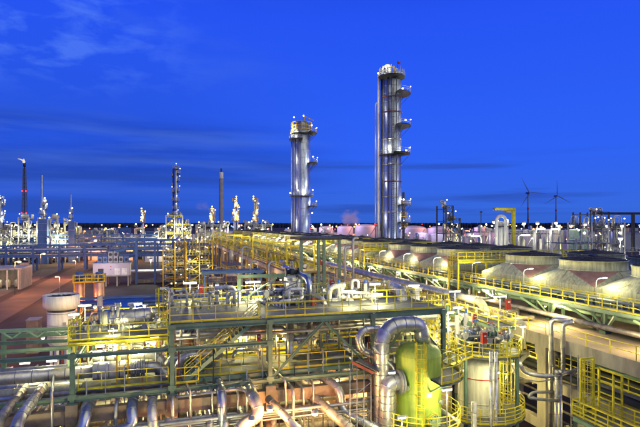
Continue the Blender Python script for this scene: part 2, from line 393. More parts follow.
# ================================================================ AIR COOLERS
CV = 43.3; HW = 4.35; RR = 3.25
def cooler_proto():
    t = thing('air_cooler', 'x', 'air cooler', (CV, 0, ZT)); z0, z1, z2 = 17.25, 19.25, 20.25
    cor = [(CV + a * HW, b * HW, z0 + 0.7) for a, b in ((-1, -1), (1, -1), (1, 1), (-1, 1))]
    def rp(a): return (CV + RR * math.cos(a), RR * math.sin(a), z1)
    for k in range(4):
        a0 = R(-135 + 90 * k); c0 = cor[k]; c1 = cor[(k + 1) % 4]; am = a0 + R(45)
        MB().add([c0, c1, rp(am), (c0[0], c0[1], z0), (c1[0], c1[1], z0)], [(0, 1, 2), (3, 4, 1, 0)]).build('hood_side', 'hood_paint', t)
        aa = [a0 - R(45) + R(90) * i / 8 for i in range(9)]
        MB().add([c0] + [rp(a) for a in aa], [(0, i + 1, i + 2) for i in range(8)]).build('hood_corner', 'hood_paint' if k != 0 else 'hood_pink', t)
        sm = MB()                                       # ribs on the hood side
        for f in (0.25, 0.5, 0.75):
            p = Vector(c0).lerp(Vector(c1), f); q = p.lerp(Vector(rp(am)), 0.96 if f == 0.5 else 0.5); sm.bar(p + Vector((0, 0, .03)), q + Vector((0, 0, .03)), 0.06, 0.05)
        sm.build('hood_rib', 'hood_paint', t)
    MB().lathe((CV, 0, 0), [(RR, z1 - 0.02), (RR + 0.06, z1), (RR + 0.06, z1 + .08), (RR, z1 + .1), (RR, z2 - .1), (RR + .1, z2 - .08), (RR + .1, z2), (RR - .06, z2), (RR - .08, z1)], 36).build('fan_ring', 'hood_paint', t)
    gd = MB()                                           # guard: rings and spokes over the dark fan
    for k in range(24): a = 2 * PI * k / 24; gd.bar((CV + .5 * math.cos(a), .5 * math.sin(a), z2 + .34), (CV + (RR - .05) * math.cos(a), (RR - .05) * math.sin(a), z2 + 0.03), 0.06, 0.04)
    for rr in (1.1, 1.7, 2.3, 2.8): zz = z2 + .34 - (rr - .5) / (RR - .55) * .31; gd.lathe((CV, 0, zz), [(rr - .05, 0), (rr + .05, 0), (rr + .05, .05), (rr - .05, .05), (rr - .05, 0)], 28)
    gd.build('fan_guard', 'guard_wire', t)
    MB().lathe((CV, 0, z2 - .02), [(RR - .1, 0), (0.5, .26), (0.02, .26)], 28).build('guard_mesh', 'dark_guard', t)
    MB().cyl((CV, 0), 0.45, z2 + .24, z2 + .5, 14).build('motor', 'dark_steel', t)
    MB().bb(CV - HW + .1, CV + HW - .1, -HW + .1, HW - .1, 16.75, 17.24).build('tube_bundle', 'cladding_dull', t)
    for sx in (-1, 1):
        MB().bb(CV + sx * (HW - .05) - .12, CV + sx * (HW - .05) + .12, -HW + .05, HW - .05, 16.35, 17.2).build('header_box', 'green_light', t)
        for sy in (-1, 0, 1): MB().ibeam((CV + sx * (HW - .5), sy * (HW - .4), ZT), (CV + sx * (HW - .5), sy * (HW - .4), 16.34), .25, .25).build('leg', 'green_steel', t)
    nm = MB().tube([(0, 0, 16.75), (-.25, 0, 16.75), (-.25, 0, 16.2)], .09, 7).mesh('nozzle', 'galvanised')
    for k in range(7): inst('nozzle', nm, t, (CV - HW, -3.6 + k * 1.2, 0))
    return t
blocks = [[24.3, 33.2, 42.1, 51.0], [67.5, 76.4, 85.3], [99, 107.9, 116.8], [131, 139.9, 148.8], [163, 171.9, 180.8], [195, 203.9, 212.8], [227, 235.9, 244.8], [259, 267.9, 276.8], [291, 299.9, 308.8]]
cp = cooler_proto(); n_ = 0
for bi, bl in enumerate(blocks):
    for yi, y in enumerate(bl):
        for row, x in enumerate((CV, CV + 9.6)):
            if n_ == 0: o = cp
            else: o = copy_tree(cp)
            n_ += 1; o.location = (x, y, ZT)
            pos = ('nearest', 'second', 'third', 'farthest')[yi] if len(bl) == 4 else ('near', 'middle', 'far')[yi]
            if bi < 3:
                o['label'] = f"{'pale green' if row == 0 else 'half hidden'} air cooler hood, {pos} in the {ORD[bi]} block of the {'front' if row == 0 else 'rear'} row"
            else: o['label'] = f"distant air cooler hood, {pos} in the {ORD[bi]} block of the {'front' if row == 0 else 'rear'} row"
            o['group'] = 'air coolers on the concrete table'
bm_ = MB().bb(-HW, HW, -.15, .15, 0, .4).mesh('cooler_beam', 'green_steel')

# walkway along the coolers
UW, ZW = 37.35, 16.4
wk = thing('cooler_walkway', 'long yellow railed walkway on green V struts in front of the air coolers', 'walkway', (UW, 20, ZT))
MB().ibeam((UW + .15, 12, ZW - .22), (UW + .15, 330, ZW - .22), .22, .36).build('edge_beam', 'green_light', wk)
MB().ibeam((UW + 1.3, 12, ZW - .22), (UW + 1.3, 330, ZW - .22), .22, .36).build('edge_beam', 'green_steel', wk)
gm = MB().bb(0, 1.45, 0.02, 5.98, -.04, 0).mesh('grating', 'grating')
for i in range(53): inst('grating', gm, wk, (UW + .02, 12 + 6 * i, ZW))
railing(wk, [(UW, 12, ZW), (UW, 150, ZW)], step=1.55, w=0.065)
railing(wk, [(UW, 150, ZW), (UW, 330, ZW)], step=1.6, each=False, w=0.09)
railing(wk, [(UW + 1.42, 12, ZW), (UW + 1.42, 110, ZW)], step=1.55, toe=False, w=0.06)
vb = []
for i in range(-1, 40):
    y = 36.7 + 7.0 * i; b = Vector((39.2, y, ZT))
    m = MB().bar(b + Vector((0, 0, .3)), (39.2, y, ZW - .42), .26).bb(38.85, 39.55, y - .35, y + .35, ZT, ZT + .3)
    m.build('strut_post', 'green_steel', wk)
    s2 = MB().bar(b + Vector((0, -.1, .35)), (UW + .2, y - 2.6, ZW - .45), .22).bar(b + Vector((0, .1, .35)), (UW + .2, y + 2.6, ZW - .45), .22).bar(b + Vector((0, 0, .35)), (UW + .15, y, ZW - .45), .14)
    s2.build('strut', 'green_light', wk)
railing(wk, [(39.0, 12, ZW), (39.0, 120, ZW)], step=1.55, toe=False, w=0.06)
sl = thing('slab_railing', 'second yellow railing standing on the slab beneath the cooler walkway', 'railing', (35.9, 12, ZT))
railing(sl, [(35.9, 60, ZT), (35.9, 150, ZT)], step=1.6, w=.07); railing(sl, [(35.9, 150, ZT), (35.9, 330, ZT)], step=1.6, w=.1, each=False)
# things between walkway and hoods: header pipes, valves
for z, u, r, mm in ((14.6, 38.2, .26, 'cladding_dull'), (15.3, 39.6, .2, 'green_light'), (17.0, 38.75, .12, 'galvanised')):
    pipe({14.6: 'dull clad header pipe low behind the walkway struts', 15.3: 'pale green header pipe under the air coolers', 17.0: 'thin galvanised pipe along the cooler hood bases'}[z], [(u, 14, z), (u, 322, z)], r, mm, band=0, seg=8)
# crossing platforms with stair towers between the cooler blocks
def cross_platform(y, label, z=19.1, x1=58):
    t = thing('access_platform', label, 'platform', (UW, y, ZT))
    MB().bb(UW - .3, x1, y - 1.2, y + 1.2, z - .08, z).build('deck', 'grating', t)
    for s in (-1, 1): MB().ibeam((UW - .3, y + s * 1.25, z - .2), (x1, y + s * 1.25, z - .2), .18, .3).build('beam', 'yellow_paint', t)
    railing(t, [(x1, y - 1.3, z), (UW - .3, y - 1.3, z), (UW - .3, y + 1.3, z), (x1, y + 1.3, z)], step=1.3, w=0.085)
    for xx in (UW - .15, 41.5, 48, 57.5):
        for s in (-1, 1): MB().bar((xx, y + s * 1.15, ZT), (xx, y + s * 1.15, z - .1), .2).build('leg', 'yellow_paint', t)
    ladder(t, (UW - .45, y, ZT + 2.6), z + 1.2 - ZT - 2.6, 180, cage=(z - ZT > 9))
    return t
def ladder(parent, base, h, ang=0.0, m='yellow_paint', cage=True, w=0.5, c0=2.2):
    bx_, by, bz = base; a = R(ang); cx, sx = math.cos(a), math.sin(a)          # outward direction
    def P(o, l, z): return (bx_ + cx * o - sx * l, by + sx * o + cx * l, bz + z)
    mb = MB()
    for s in (-1, 1): mb.bar(P(0, s * w / 2, 0), P(0, s * w / 2, h), 0.07, 0.05)
    lad = mb.build('ladder', m, parent)
    rm = shared(('rung', w, m, ang), lambda: MB().bar((sx * w / 2, -cx * w / 2, 0), (-sx * w / 2, cx * w / 2, 0), 0.035).mesh('rung', m))
    for k in range(int(h / 0.32)): inst('rung', rm, lad, P(0, 0, 0.25 + k * 0.32))
    if cage and h > 3:
        cg = MB(); k = c0
        while k <= h:
            pts = [P(0.36 - 0.40 * math.cos(t_) if True else 0, 0.38 * math.sin(t_), k) for t_ in [PI * 2 * j / 12 for j in range(1, 12)]]
            cg.tube(pts, 0.03, 4, False, False); k += 0.8
        for j in (3, 4.5, 6, 7.5, 9): t_ = PI * 2 * j / 12; cg.bar(P(0.36 - 0.40 * math.cos(t_), 0.38 * math.sin(t_), c0), P(0.36 - 0.40 * math.cos(t_), 0.38 * math.sin(t_), h), 0.04, 0.03)
        cg.build('ladder_cage', m, parent)
    return lad
for k, y in enumerate((59.2, 92.2, 124, 156, 188, 220, 252, 284)):
    cross_platform(y, f'yellow railed platform crossing the air coolers, {ORD[k]} from the camera')
pfb = thing('access_platform', 'yellow railed platform behind the cooler row at the far right', 'platform', (63, 40, ZT))
MB().bb(60, 63, 30, 62, 17.1, 17.2).build('deck', 'grating', pfb); railing(pfb, [(60, 30, 17.2), (60, 62, 17.2), (63, 62, 17.2), (63, 30, 17.2)], step=1.6, w=.09, closed=True)
for y in (31, 41, 51, 61):
    for x in (60.2, 62.8): MB().bar((x, y, 0), (x, y, 17.08), .25).build('leg', 'yellow_paint', pfb)

# wider side rack in the middle distance, in front of the cooler table
sr = thing('side_rack', 'concrete pipe rack with yellow railings widening the cooler table in the middle distance', 'concrete structure', (26, 104, 0))
UA, VA = 25.4, 104
for k in range(24):
    y = VA + 9.15 * k
    MB().bb(UA, 33.2, y + .02, y + 9.1, ZT - .3, ZT - .02).build('slab_panel', 'slab_concrete', sr)
    MB().bb(UA - .3, UA + .5, y + .02, y + 9.1, ZT - 1.5, ZT - .32).build('edge_beam', 'concrete', sr)
cs = MB().bb(-.6, .6, -.6, .6, 0, ZT - 1.52).mesh('column', 'concrete'); cs2 = MB().bb(-3.2, 3.2, -.4, .4, -.5, .5).mesh('cross_beam', 'concrete')
for i in range(12):
    y = VA + .7 + 18.3 * i; inst('column', cs, sr, (UA + .3, y, 0)); inst('column', cs, sr, (32.4, y, 0)); inst('cross_beam', cs2, sr, (29, y, 9.2)); inst('cross_beam', cs2, sr, (29, y, 5))
railing(sr, [(UA, VA, ZT), (UA, VA + 60, ZT)], step=1.8, w=.09); railing(sr, [(UA, VA + 60, ZT), (UA, VA + 218, ZT)], step=2, each=False, w=.13)
uw = thing('upper_walkway', 'yellow railed walkway raised above the side rack in the middle distance', 'walkway', (28, VA, ZT))
MB().bb(27.6, 29.2, VA, VA + 218, 16.3, 16.4).build('deck', 'grating', uw)
for x in (27.6, 29.2): MB().ibeam((x, VA, 16.1), (x, VA + 218, 16.1), .2, .36).build('beam', 'yellow_paint', uw); railing(uw, [(x, VA, 16.4), (x, VA + 218, 16.4)], step=2, each=False, w=.12)
pm_ = MB().bb(-.14, .14, -.14, .14, 0, 16.0 - ZT).mesh('post', 'yellow_paint')
for i in range(48):
    for x in (27.6, 29.2): inst('post', pm_, uw, (x, VA + .5 + 4.6 * i, ZT))
for i in range(9):
    y = VA + 2 + 22 * i; t = thing('yellow_portal', f'{nth(i)} tall yellow steel portal over the side rack counted from the camera', 'steel frame', (UA + .2, y, 0))
    for x in (UA - .2, 31.5): MB().bb(x - .16, x + .16, y - .16, y + .16, 4 if x < 30 else ZT, 19.0).build('post', 'ochre_paint' if i % 2 else 'yellow_paint', t)
    MB().bb(UA - .4, 31.7, y - .14, y + .14, 19.01, 19.35).build('beam', 'yellow_paint', t); MB().bb(UA, 31.3, y - .1, y + .1, 15.0, 15.25).build('beam', 'yellow_paint', t)
random.seed(88)
for i in range(60):
    y = VA + 1 + i * 3.3; x = random.uniform(26.2, 32.3); q = i % 4
    if q == 0: hd_ = MB().tube([(x, y - 1.6, ZT + 1.1), (x, y - 1.5, ZT + 1.1), (x, y + 1.5, ZT + 1.1), (x, y + 1.6, ZT + 1.1)], [.3, .6, .6, .3], 12).bb(x - .4, x + .4, y - 1.1, y - .9, ZT, ZT + .7).bb(x - .4, x + .4, y + .9, y + 1.1, ZT, ZT + .7); tag(hd_.build('drum', random.choice(('cladding', 'cream_paint'))), f'{nth(i // 4)} clad drum counted from the camera on the side rack', 'drum', 'drums on the side rack')
    else: pipe(f'{nth(i)} bent pipe counted from the camera on the side rack', [(x, y, ZT), (x, y, ZT + random.uniform(1, 3.6)), (x + random.choice((-1, 1)) * random.uniform(.8, 2), y, ZT + random.uniform(1, 3.4))], random.choice((.14, .2, .3)), random.choice(('cladding', 'galvanised', 'cream_paint', 'yellow_paint')), band=0, seg=8, bend=.4, group='bent pipes on the side rack')
for i in range(7): light((30, VA + 6 + 26 * i, 18), 900 + 150 * i, YEL, .4, uw); light((UA - 2.5, VA + 12 + 28 * i, 11.5), 900, (1, .62, .3), .4, uw)
LK = 5.2
# ================================================================ LAMPS
def tube_lamp(label, p, ang=0.0, length=1.5, pole=None, power=160, col=WARM, group='tube lamps on poles', poleoff=0.0, lit=True):
    """fluorescent fitting centred at p; ang = direction of the tube in the plan; pole = z of its foot"""
    p = Vector(p); a = R(ang); d = Vector((math.cos(a), math.sin(a), 0))
    t = thing('tube_lamp', label, 'lamp', p, group)
    MB().bar(p - d * length / 2 + Vector((0, 0, .05)), p + d * length / 2 + Vector((0, 0, .05)), .22, .07).build('housing', 'grey_box', t)
    MB().tube([p - d * (length / 2 - .04) - Vector((0, 0, .05)), p + d * (length / 2 - .04) - Vector((0, 0, .05))], .075, 8).build('glowing_tube', 'tube_glow', t)
    if pole is not None:
        q = p + d * poleoff
        MB().tube([(q.x, q.y, pole), (q.x, q.y, p.z + .06)], .045, 8).build('pole', 'galvanised', t)
    if lit: light(p - Vector((0, 0, .32)), power, col, .25, t)
    return t
def bulb_lamp(label, p, glow='amber_glow', r=.16, power=120, col=ORG, group='bulb lamps', pole=None, lit=True):
    p = Vector(p); t = thing('bulb_lamp', label, 'lamp', p, group)
    MB().lathe(p, [(.02, -r), (r * .8, -r * .6), (r, 0), (r * .8, r * .6), (.02, r)], 12).build('bulb', glow, t)
    MB().lathe(p, [(r * 1.15, r * .3), (r * .9, r * 1.1), (.05, r * 1.3)], 12).build('cap', 'grey_box', t)
    if pole is not None: MB().tube([(p.x, p.y + .02, pole), (p.x, p.y + .02, p.z + r)], .05, 6).build('pole', 'galvanised', t)
    if lit: light(p - Vector((0, 0, r + .12)), power, col, .2, t)
    return t

# ================================================================ NEAR CONCRETE RACK + GREEN STEEL FRAME
V0, V1 = 35.4, 45.6
XC = [-19.0, -12.3, -5.7, 0.45, 7.2, 15.2, 21.3]
rk = thing('concrete_rack', 'concrete pipe rack with heavy beams under the green steel frame', 'concrete structure', (0.45, V0, 0))
for x in XC:
    for y in (V0, V1):
        MB().bb(x - .36, x + .36, y - .36, y + .36, 0, 12.45).build('column', 'concrete_warm', rk)
    MB().bb(x - .3, x + .3, V0 + .37, V1 - .37, 11.3, 12.3).build('cross_beam', 'concrete_warm', rk)
for a, b in zip(XC[:-1], XC[1:]):
    for y in (V0, V1):
        MB().bb(a + .365, b - .365, y - .28, y + .28, 11.25, 12.1).build('beam', 'concrete_warm', rk)
        MB().bb(a + .365, b - .365, y - .2, y + .2, 6.2, 6.9).build('lower_beam', 'concrete_warm', rk)
fr = thing('decked_steelwork', 'grey green painted steel frame with railed decks across the foreground', 'steel structure', (0.45, V0, 12.5))
ZD1, ZD3 = 17.25, 12.98
for x in XC[1:]:
    top = 17.0 if x > -6 else 15.6
    if abs(x + 5.7) < .1: top = 15.7
    for y in (V0, V1):
        c = MB().ibeam((x, y, 12.46), (x, y, top), .28, .30, .035); c.bb(x - .3, x + .3, y - .3, y + .3, 12.452, 12.5); c.build('column', 'green_steel', fr)
def beam(x0, x1, y, z, w=.2, h=.34, m='green_steel', n='beam'): return MB().ibeam((x0, y, z), (x1, y, z), w, h).build(n, m, fr)
def beamv(x, y0, y1, z, w=.2, h=.36, m='green_steel'): return MB().ibeam((x, y0, z), (x, y1, z), w, h).build('beam', m, fr)
for a, b in zip(XC[:-1], XC[1:]):
    if a > 0: beam(a + .19, b - .19, V0, 16.99, .22, .38); beam(a + .19, b - .19, V1, 16.95)
    beam(a + .19, b - .19, V0, 12.72, .2, .28)
    if a < 0.2 or a < 1: beam(a + .19, b - .19, V0 + .0, 15.5, .2, .26)
    if -13 < a < 0: beam(a + .19, b - .19, V1, 15.0)
for x in XC[2:]: beamv(x, V0 + .19, V1 - .19, 12.70); beamv(x, V0 + .19, V1 - .19, 15.0 if x < 0 else 16.93)
gm_ = MB().bb(-.26, .26, -.012, .012, -.17, .17)
for dx in (-.2, .2):
    for dz in (-.11, .11): gm_.box((dx, -.022, dz), (.04, .02, .04))
gm_ = gm_.mesh('gusset', 'green_steel')
for x in XC[1:]:
    for z in ((16.99, 15.5, 12.9) if x > 0 else (15.5, 12.9)): inst('gusset', gm_, fr, (x, V0 - .17, z))
# chevron and diagonal bracing
def brace(p, q, w=.16): MB().ibeam(p, q, w, w, .03).build('brace', 'green_steel', fr)
brace((11.2, V0 + .02, 16.7), (7.4, V0 + .02, 13.0)); brace((11.4, V0 - .02, 16.7), (15.0, V0 - .02, 13.0))
brace((15.4, V0, 13.0), (18.4, V0, 16.7)); brace((21.8, V0, 13.0), (18.6, V0, 16.7))
brace((-5.5, V1, 12.9), (.2, V1, 14.8)); brace((7.4, V1, 12.9), (14.9, V1, 16.7))
# upper deck of plates
def deck(x0, x1, y0, y1, z, m='deck_plate', px=1.5, py=2.5, gap=.012, n='deck_plate', par=None):
    nx = max(1, round((x1 - x0) / px)); ny = max(1, round((y1 - y0) / py)); dx = (x1 - x0) / nx; dy = (y1 - y0) / ny
    me = MB().bb(gap, dx - gap, gap, dy - gap, -.05, 0).mesh(n, m)
    for i in range(nx):
        for j in range(ny): inst(n, me, par or fr, (x0 + i * dx, y0 + j * dy, z + random.uniform(-.004, .004)))
deck(.3, 21.5, V0 - .05, V1 + .1, ZD1, px=2.2, py=3.4)
def joists(x0, x1, y0, y1, z, par=None, m='green_steel', step=1.8):
    mb = MB(); x = x0
    while x <= x1: mb.ibeam((x, y0, z), (x, y1, z), .1, .2, .02); x += step
    return mb.build('joists', m, par or fr)
joists(1.5, 21.5, V0 + .15, V1 - .15, ZD1 - .17)
railing(fr, [(.3, V1, ZD1), (.3, V0 - .02, ZD1), (6.4, V0 - .02, ZD1)], step=1.45)
railing(fr, [(6.9, V0 - .02, ZD1), (21.4, V0 - .02, ZD1)], step=1.45)
railing(fr, [(.3, V1, ZD1), (21.4, V1, ZD1)], step=1.5)
for q in ([(.9, 40.6, ZD1), (5.6, 40.6, ZD1), (5.6, 43.2, ZD1)], [(7.6, 38.3, ZD1), (12.6, 38.3, ZD1)], [(10.5, 44.3, ZD1), (20.8, 44.3, ZD1)], [(16.8, 39.3, ZD1), (20.9, 39.3, ZD1), (20.9, 43.5, ZD1)]): railing(fr, q, step=1.3, toe=False)
railing(fr, [(.7, V0 + .3, ZD3 + .02), (2.2, V0 + .3, ZD3 + .02)], step=1.2); railing(fr, [(-5.5, V1 - .4, ZD3), (.2, V1 - .4, ZD3)], step=1.2)
deck(.7, 15.0, 43.0, V1 - .1, ZD3 + .01, 'grating', 2.0, 2.3, n='grating'); railing(fr, [(.7, 43.0, ZD3), (15.0, 43.0, ZD3)], step=1.4)
deck(15.4, 21.2, 37.2, 41.0, ZD3 + .4, 'grating', 2.0, 2.0, n='grating'); railing(fr, [(15.5, 37.2, ZD3 + .4), (21.1, 37.2, ZD3 + .4)], step=1.3)
# low decks
deck(-5.5, .25, 36.3, 41.0, ZD3, px=1.9, py=2.3); railing(fr, [(-5.5, 36.3, ZD3), (.2, 36.3, ZD3)], step=1.45)
railing(fr, [(-5.5, 41.0, ZD3), (.2, 41.0, ZD3)], step=1.45)
deck(.7, 15.0, 37.0, 41.6, ZD3, px=2.0, py=2.3); railing(fr, [(2.3, 37.0, ZD3), (6.9, 37.0, ZD3)], step=1.45); railing(fr, [(7.4, 37.0, ZD3), (15.0, 37.0, ZD3)], step=1.6)
railing(fr, [(.7, 41.6, ZD3), (15, 41.6, ZD3)], step=1.6)
for a, b in ((.7, 7.0), (7.4, 15.0)): MB().ibeam((a, 36.95, ZD3 - .2), (b, 36.95, ZD3 - .2), .16, .28).build('beam', 'green_light', fr)
# exchanger deck, upper left bay
ZD2 = 15.6
deck(-6.6, .2, 39.3, 46.4, ZD2, px=1.7, py=2.4); MB().ibeam((-6.6, 39.25, ZD2 - .2), (.2, 39.25, ZD2 - .17), .14, .22).build('beam', 'yellow_paint', fr)
railing(fr, [(.2, 39.3, ZD2), (-6.6, 39.3, ZD2), (-6.6, 46.4, ZD2)], step=1.35); railing(fr, [(-6.6, 46.4, ZD2), (.2, 46.4, ZD2)], step=1.5)
for x, y in ((-6.5, 39.35), (-6.5, 46.3), (.15, 46.3), (-3.2, 39.35)): MB().ibeam((x, y, 12.5), (x, y, ZD2 - .35), .22, .22).build('column', 'green_light', fr)
# stair between low deck and upper deck, and others like it
def stair(par, x0, z0, x1, z1, y, w=.85, m='green_light', axis=0, rail=True):
    def P(a, b, z): return (a, b, z) if axis == 0 else (b, a, z)
    n = max(3, round(abs(z1 - z0) / .21)); mb = MB()
    for s in (0, w): mb.bar(P(x0, y + s, z0), P(x1, y + s, z1), .05, .26)
    st = mb.build('stair', m, par); tm = MB().bb(-.13, .13, .03, w - .03, -.02, .02).mesh('step', 'galvanised') if axis == 0 else MB().bb(.03, w - .03, -.13, .13, -.02, .02).mesh('step', 'galvanised')
    for k in range(1, n): f = k / n; inst('step', tm, st, P(x0 + (x1 - x0) * f, y, z0 + (z1 - z0) * f))
    if rail:
        rb = MB()
        for s in (0, w):
            for hh in (.55, 1.05): rb.bar(P(x0, y + s, z0 + hh), P(x1, y + s, z1 + hh), .05)
            for k in range(6): f = k / 5; rb.bar(P(x0 + (x1 - x0) * f, y + s, z0 + (z1 - z0) * f), P(x0 + (x1 - x0) * f, y + s, z0 + (z1 - z0) * f + 1.05), .05)
        rb.build('stair_railing', 'yellow_paint', par)
    return st
stair(fr, 1.3, ZD3, 6.6, ZD1, 36.1)
stair(fr, 9.4, ZD1, 5.2, ZD3 - .9, 43.4, m='green_light')
# portal frame on the upper deck
gp = thing('portal_frame', 'green portal frame with diagonal brace standing on the upper deck', 'steel frame', (4.6, 44.4, ZD1))
a = pv(239, 300, 43.9); b = pv(309, 300, 43.9)
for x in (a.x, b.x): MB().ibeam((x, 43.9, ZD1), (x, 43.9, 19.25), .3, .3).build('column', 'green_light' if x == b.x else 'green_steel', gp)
MB().ibeam((a.x - .15, 43.9, 19.4), (b.x + .15, 43.9, 19.4), .22, .28).build('beam', 'green_light', gp)
MB().bar((a.x + .3, 43.9, ZD1 + .1), ((a.x + b.x) / 2 + .2, 43.9, 19.2), .14).build('brace', 'green_light', gp)
MB().bar((b.x - .8, 43.9, 17.9), ((a.x + b.x) / 2 + .5, 43.9, 19.2), .10).build('brace', 'green_light', gp)

# green truss in front of the flared tank
tg = thing('green_truss', 'pale green horizontal steel truss passing in front of the white flared tank', 'steel truss', (-19, 42, 15))
pa = pv(0, 334, 43); pb = pv(78, 333, 43)
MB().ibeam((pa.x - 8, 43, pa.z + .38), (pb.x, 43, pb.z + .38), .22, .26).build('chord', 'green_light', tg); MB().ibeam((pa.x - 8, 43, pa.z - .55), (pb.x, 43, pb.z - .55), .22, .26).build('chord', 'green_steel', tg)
for i in range(10):
    x = pa.x - 6 + i * 1.7; MB().bar((x, 43, pa.z - .4), (x + .85, 43, pa.z + .25), .09).bar((x + .85, 43, pa.z + .25), (x + 1.7, 43, pa.z - .4), .09).build('lacing', 'green_light', tg)
MB().ibeam((pa.x - 8, 42, 14.6), (pb.x, 42, 14.6), .22, .3).build('beam', 'green_steel', tg)
for x in (pb.x - .2, pa.x - 1): MB().ibeam((x, 43.0, 0), (x, 43.0, pa.z - .7), .3, .3).build('column', 'green_steel', tg)

# ================================================================ BIG PIPES OF THE FOREGROUND
def P3(*q): return [Vector(x) for x in q]
yb = 37.9
pipe('large silver clad pipe lying on the low deck at the left edge', [(-26, yb, 13.75), (-4.8, yb, 13.75)], .43, 'cladding', flange=(.62,))
bw = pipe('short fat white insulated section of the large pipe beside the valves', [(-4.78, yb, 13.75), (-2.7, yb, 13.75)], .60, 'white_paint', band=.7)
pipe('silver pipe after the valves that bends down through the low deck', [(-2.68, yb, 13.75), (.0, yb, 13.75), (.0, yb, 11.9)], .40, 'cladding', flange=(.12, .2, .28))
pipe('silver pipe behind with a downward elbow, parallel to the large white pipe', [(-5.0, 39.6, 14.3), (-.2, 39.6, 14.3), (-.2, 39.6, 12)], .36, 'cladding', flange=(.1,))
pipe('silver pipe rising beside the elbow and turning right under the stair', [(.9, 38.8, 12), (.9, 38.8, 14.2), (4.2, 38.8, 14.2)], .34, 'cladding')
# pipes that leave the rack towards the camera and bend down
def out_pipe(label, px, r, z, reach, tail, m='cladding'):
    p = pv(px, 300, V0 - .6); x = p.x
    pts = [(x, V0 + 5, z), (x, V0 - reach, z)]
    pts += [(x + a, V0 - reach + b, z + c) for a, b, c in tail]
    pipe(label, pts, r, m, bend=max(r * 2.6, .5), band=.9)
out_pipe('curved silver pipe leaving the concrete rack at the far left corner', 30, .34, 12.85, 3.4, [(-.3, -1.0, -2.6), (-.3, -1.0, -6)], 'cladding')
out_pipe('steep dull pipe at the bottom left corner', 8, .30, 12.7, 2.6, [(0, -.6, -5)], 'cladding_dull')
out_pipe('silver pipe under the white insulated pipe that turns left along the bottom edge', 87, .36, 12.15, .9, [(-.2, -.4, -1.2), (-4.6, -.5, -1.3)], 'cladding_blue')
out_pipe('silver pipe turning left below the low deck, second of the three in a row', 132, .36, 12.1, .9, [(.1, -.4, -1.15), (-2.6, -.5, -1.3)], 'cladding_blue')
out_pipe('silver pipe sloping down out of the picture left of the tall green column', 152, .33, 12.1, 1.2, [(.3, -.9, -4.5)])
out_pipe('silver pipe that bends straight down right of the tall green column', 221, .34, 12.55, 1.3, [(0, 0, -6)], 'cladding_blue')
out_pipe('large silver pipe making an S bend above the orange lamps', 250, .40, 12.4, 2.0, [(.4, -.7, -1.1), (-1.2, -.9, -1.5), (-1.3, -1.0, -4)], 'cladding')
q0 = pv(292, 318, 40.5)
pipe('brown lit pipe that drops from the upper deck, bends towards the camera and down again', [pv(290, 322, 40), pv(290, 371, 40), pv(318, 374, 36.6), pv(341, 389, 34.3), pv(341, 411, 34.3), pv(395, 436, 31.5)], .31, 'cladding', bend=.9)
pipe('dull pipe rising along the bottom towards the orange glow', [pv(262, 372, 40), pv(306, 392, 36), pv(352, 430, 31.5)], .34, 'cladding_dull', bend=.8)
pipe('sodium lit pipe slanting down at the bottom between the two columns', [pv(268, 398, 34), pv(300, 432, 31)], .26, 'cladding')
for px, py0, py1, dx in ((212, 392, 430, 10), (285, 380, 426, 14), (303, 388, 412, 12), (52, 392, 428, -10), (190, 390, 410, 6)):
    a = pv(px, py0, 34.6); pipe('thin pipe leaving the concrete rack and dropping down', [(a.x - .6, V0 + 3, a.z + .3), (a.x, V0 - .9, a.z), (a.x + .1, V0 - .95, a.z - 4)], .085, 'cladding', band=0, seg=8, bend=.25, group='thin pipes dropping from the concrete rack')
pipe('thin silver pipe crossing in front of the concrete beam', [pv(176, 397, 35.0), pv(238, 389, 35.0), pv(247, 391, 34.2), pv(247, 430, 34.2)], .10, 'cladding', band=0, seg=8, bend=.3)

random.seed(52)
for i in range(18):
    px = 14 + i * 17.5 + random.uniform(-4, 4); a = pv(px, 405, V0 - .7); r = random.choice((.09, .12, .17, .22)); z = random.choice((11.0, 12.35, 10.8)); re = random.uniform(.5, 1.8)
    pipe('pipe poking out below the front beam and turning down', [(a.x, V0 + 6, z), (a.x, V0 - re, z), (a.x + random.uniform(-.2, .2), V0 - re - .2, z - 5)], r, random.choice(('cladding', 'cladding', 'cladding_dull', 'galvanised')), band=.8 if r > .15 else 0, seg=10, bend=.5, group='pipes poking out below the front beam')
for i in range(7):
    z = 10.55 + (i % 3) * .22; y = V0 - .55 - i * .16; pipe(f'{nth(i)} slim pipe running along the bottom edge in front of the concrete rack', [(-24, y, z), (-2 + 3.4 * i, y, z), (-2 + 3.4 * i, y, z - 4)], .07 + .03 * (i % 3), random.choice(('cladding', 'galvanised', 'cream_paint')), band=0, seg=8, bend=.3, group='slim pipes along the bottom edge', name='conduit', cat='conduit')  # slim pipes; only the object name and category say conduit
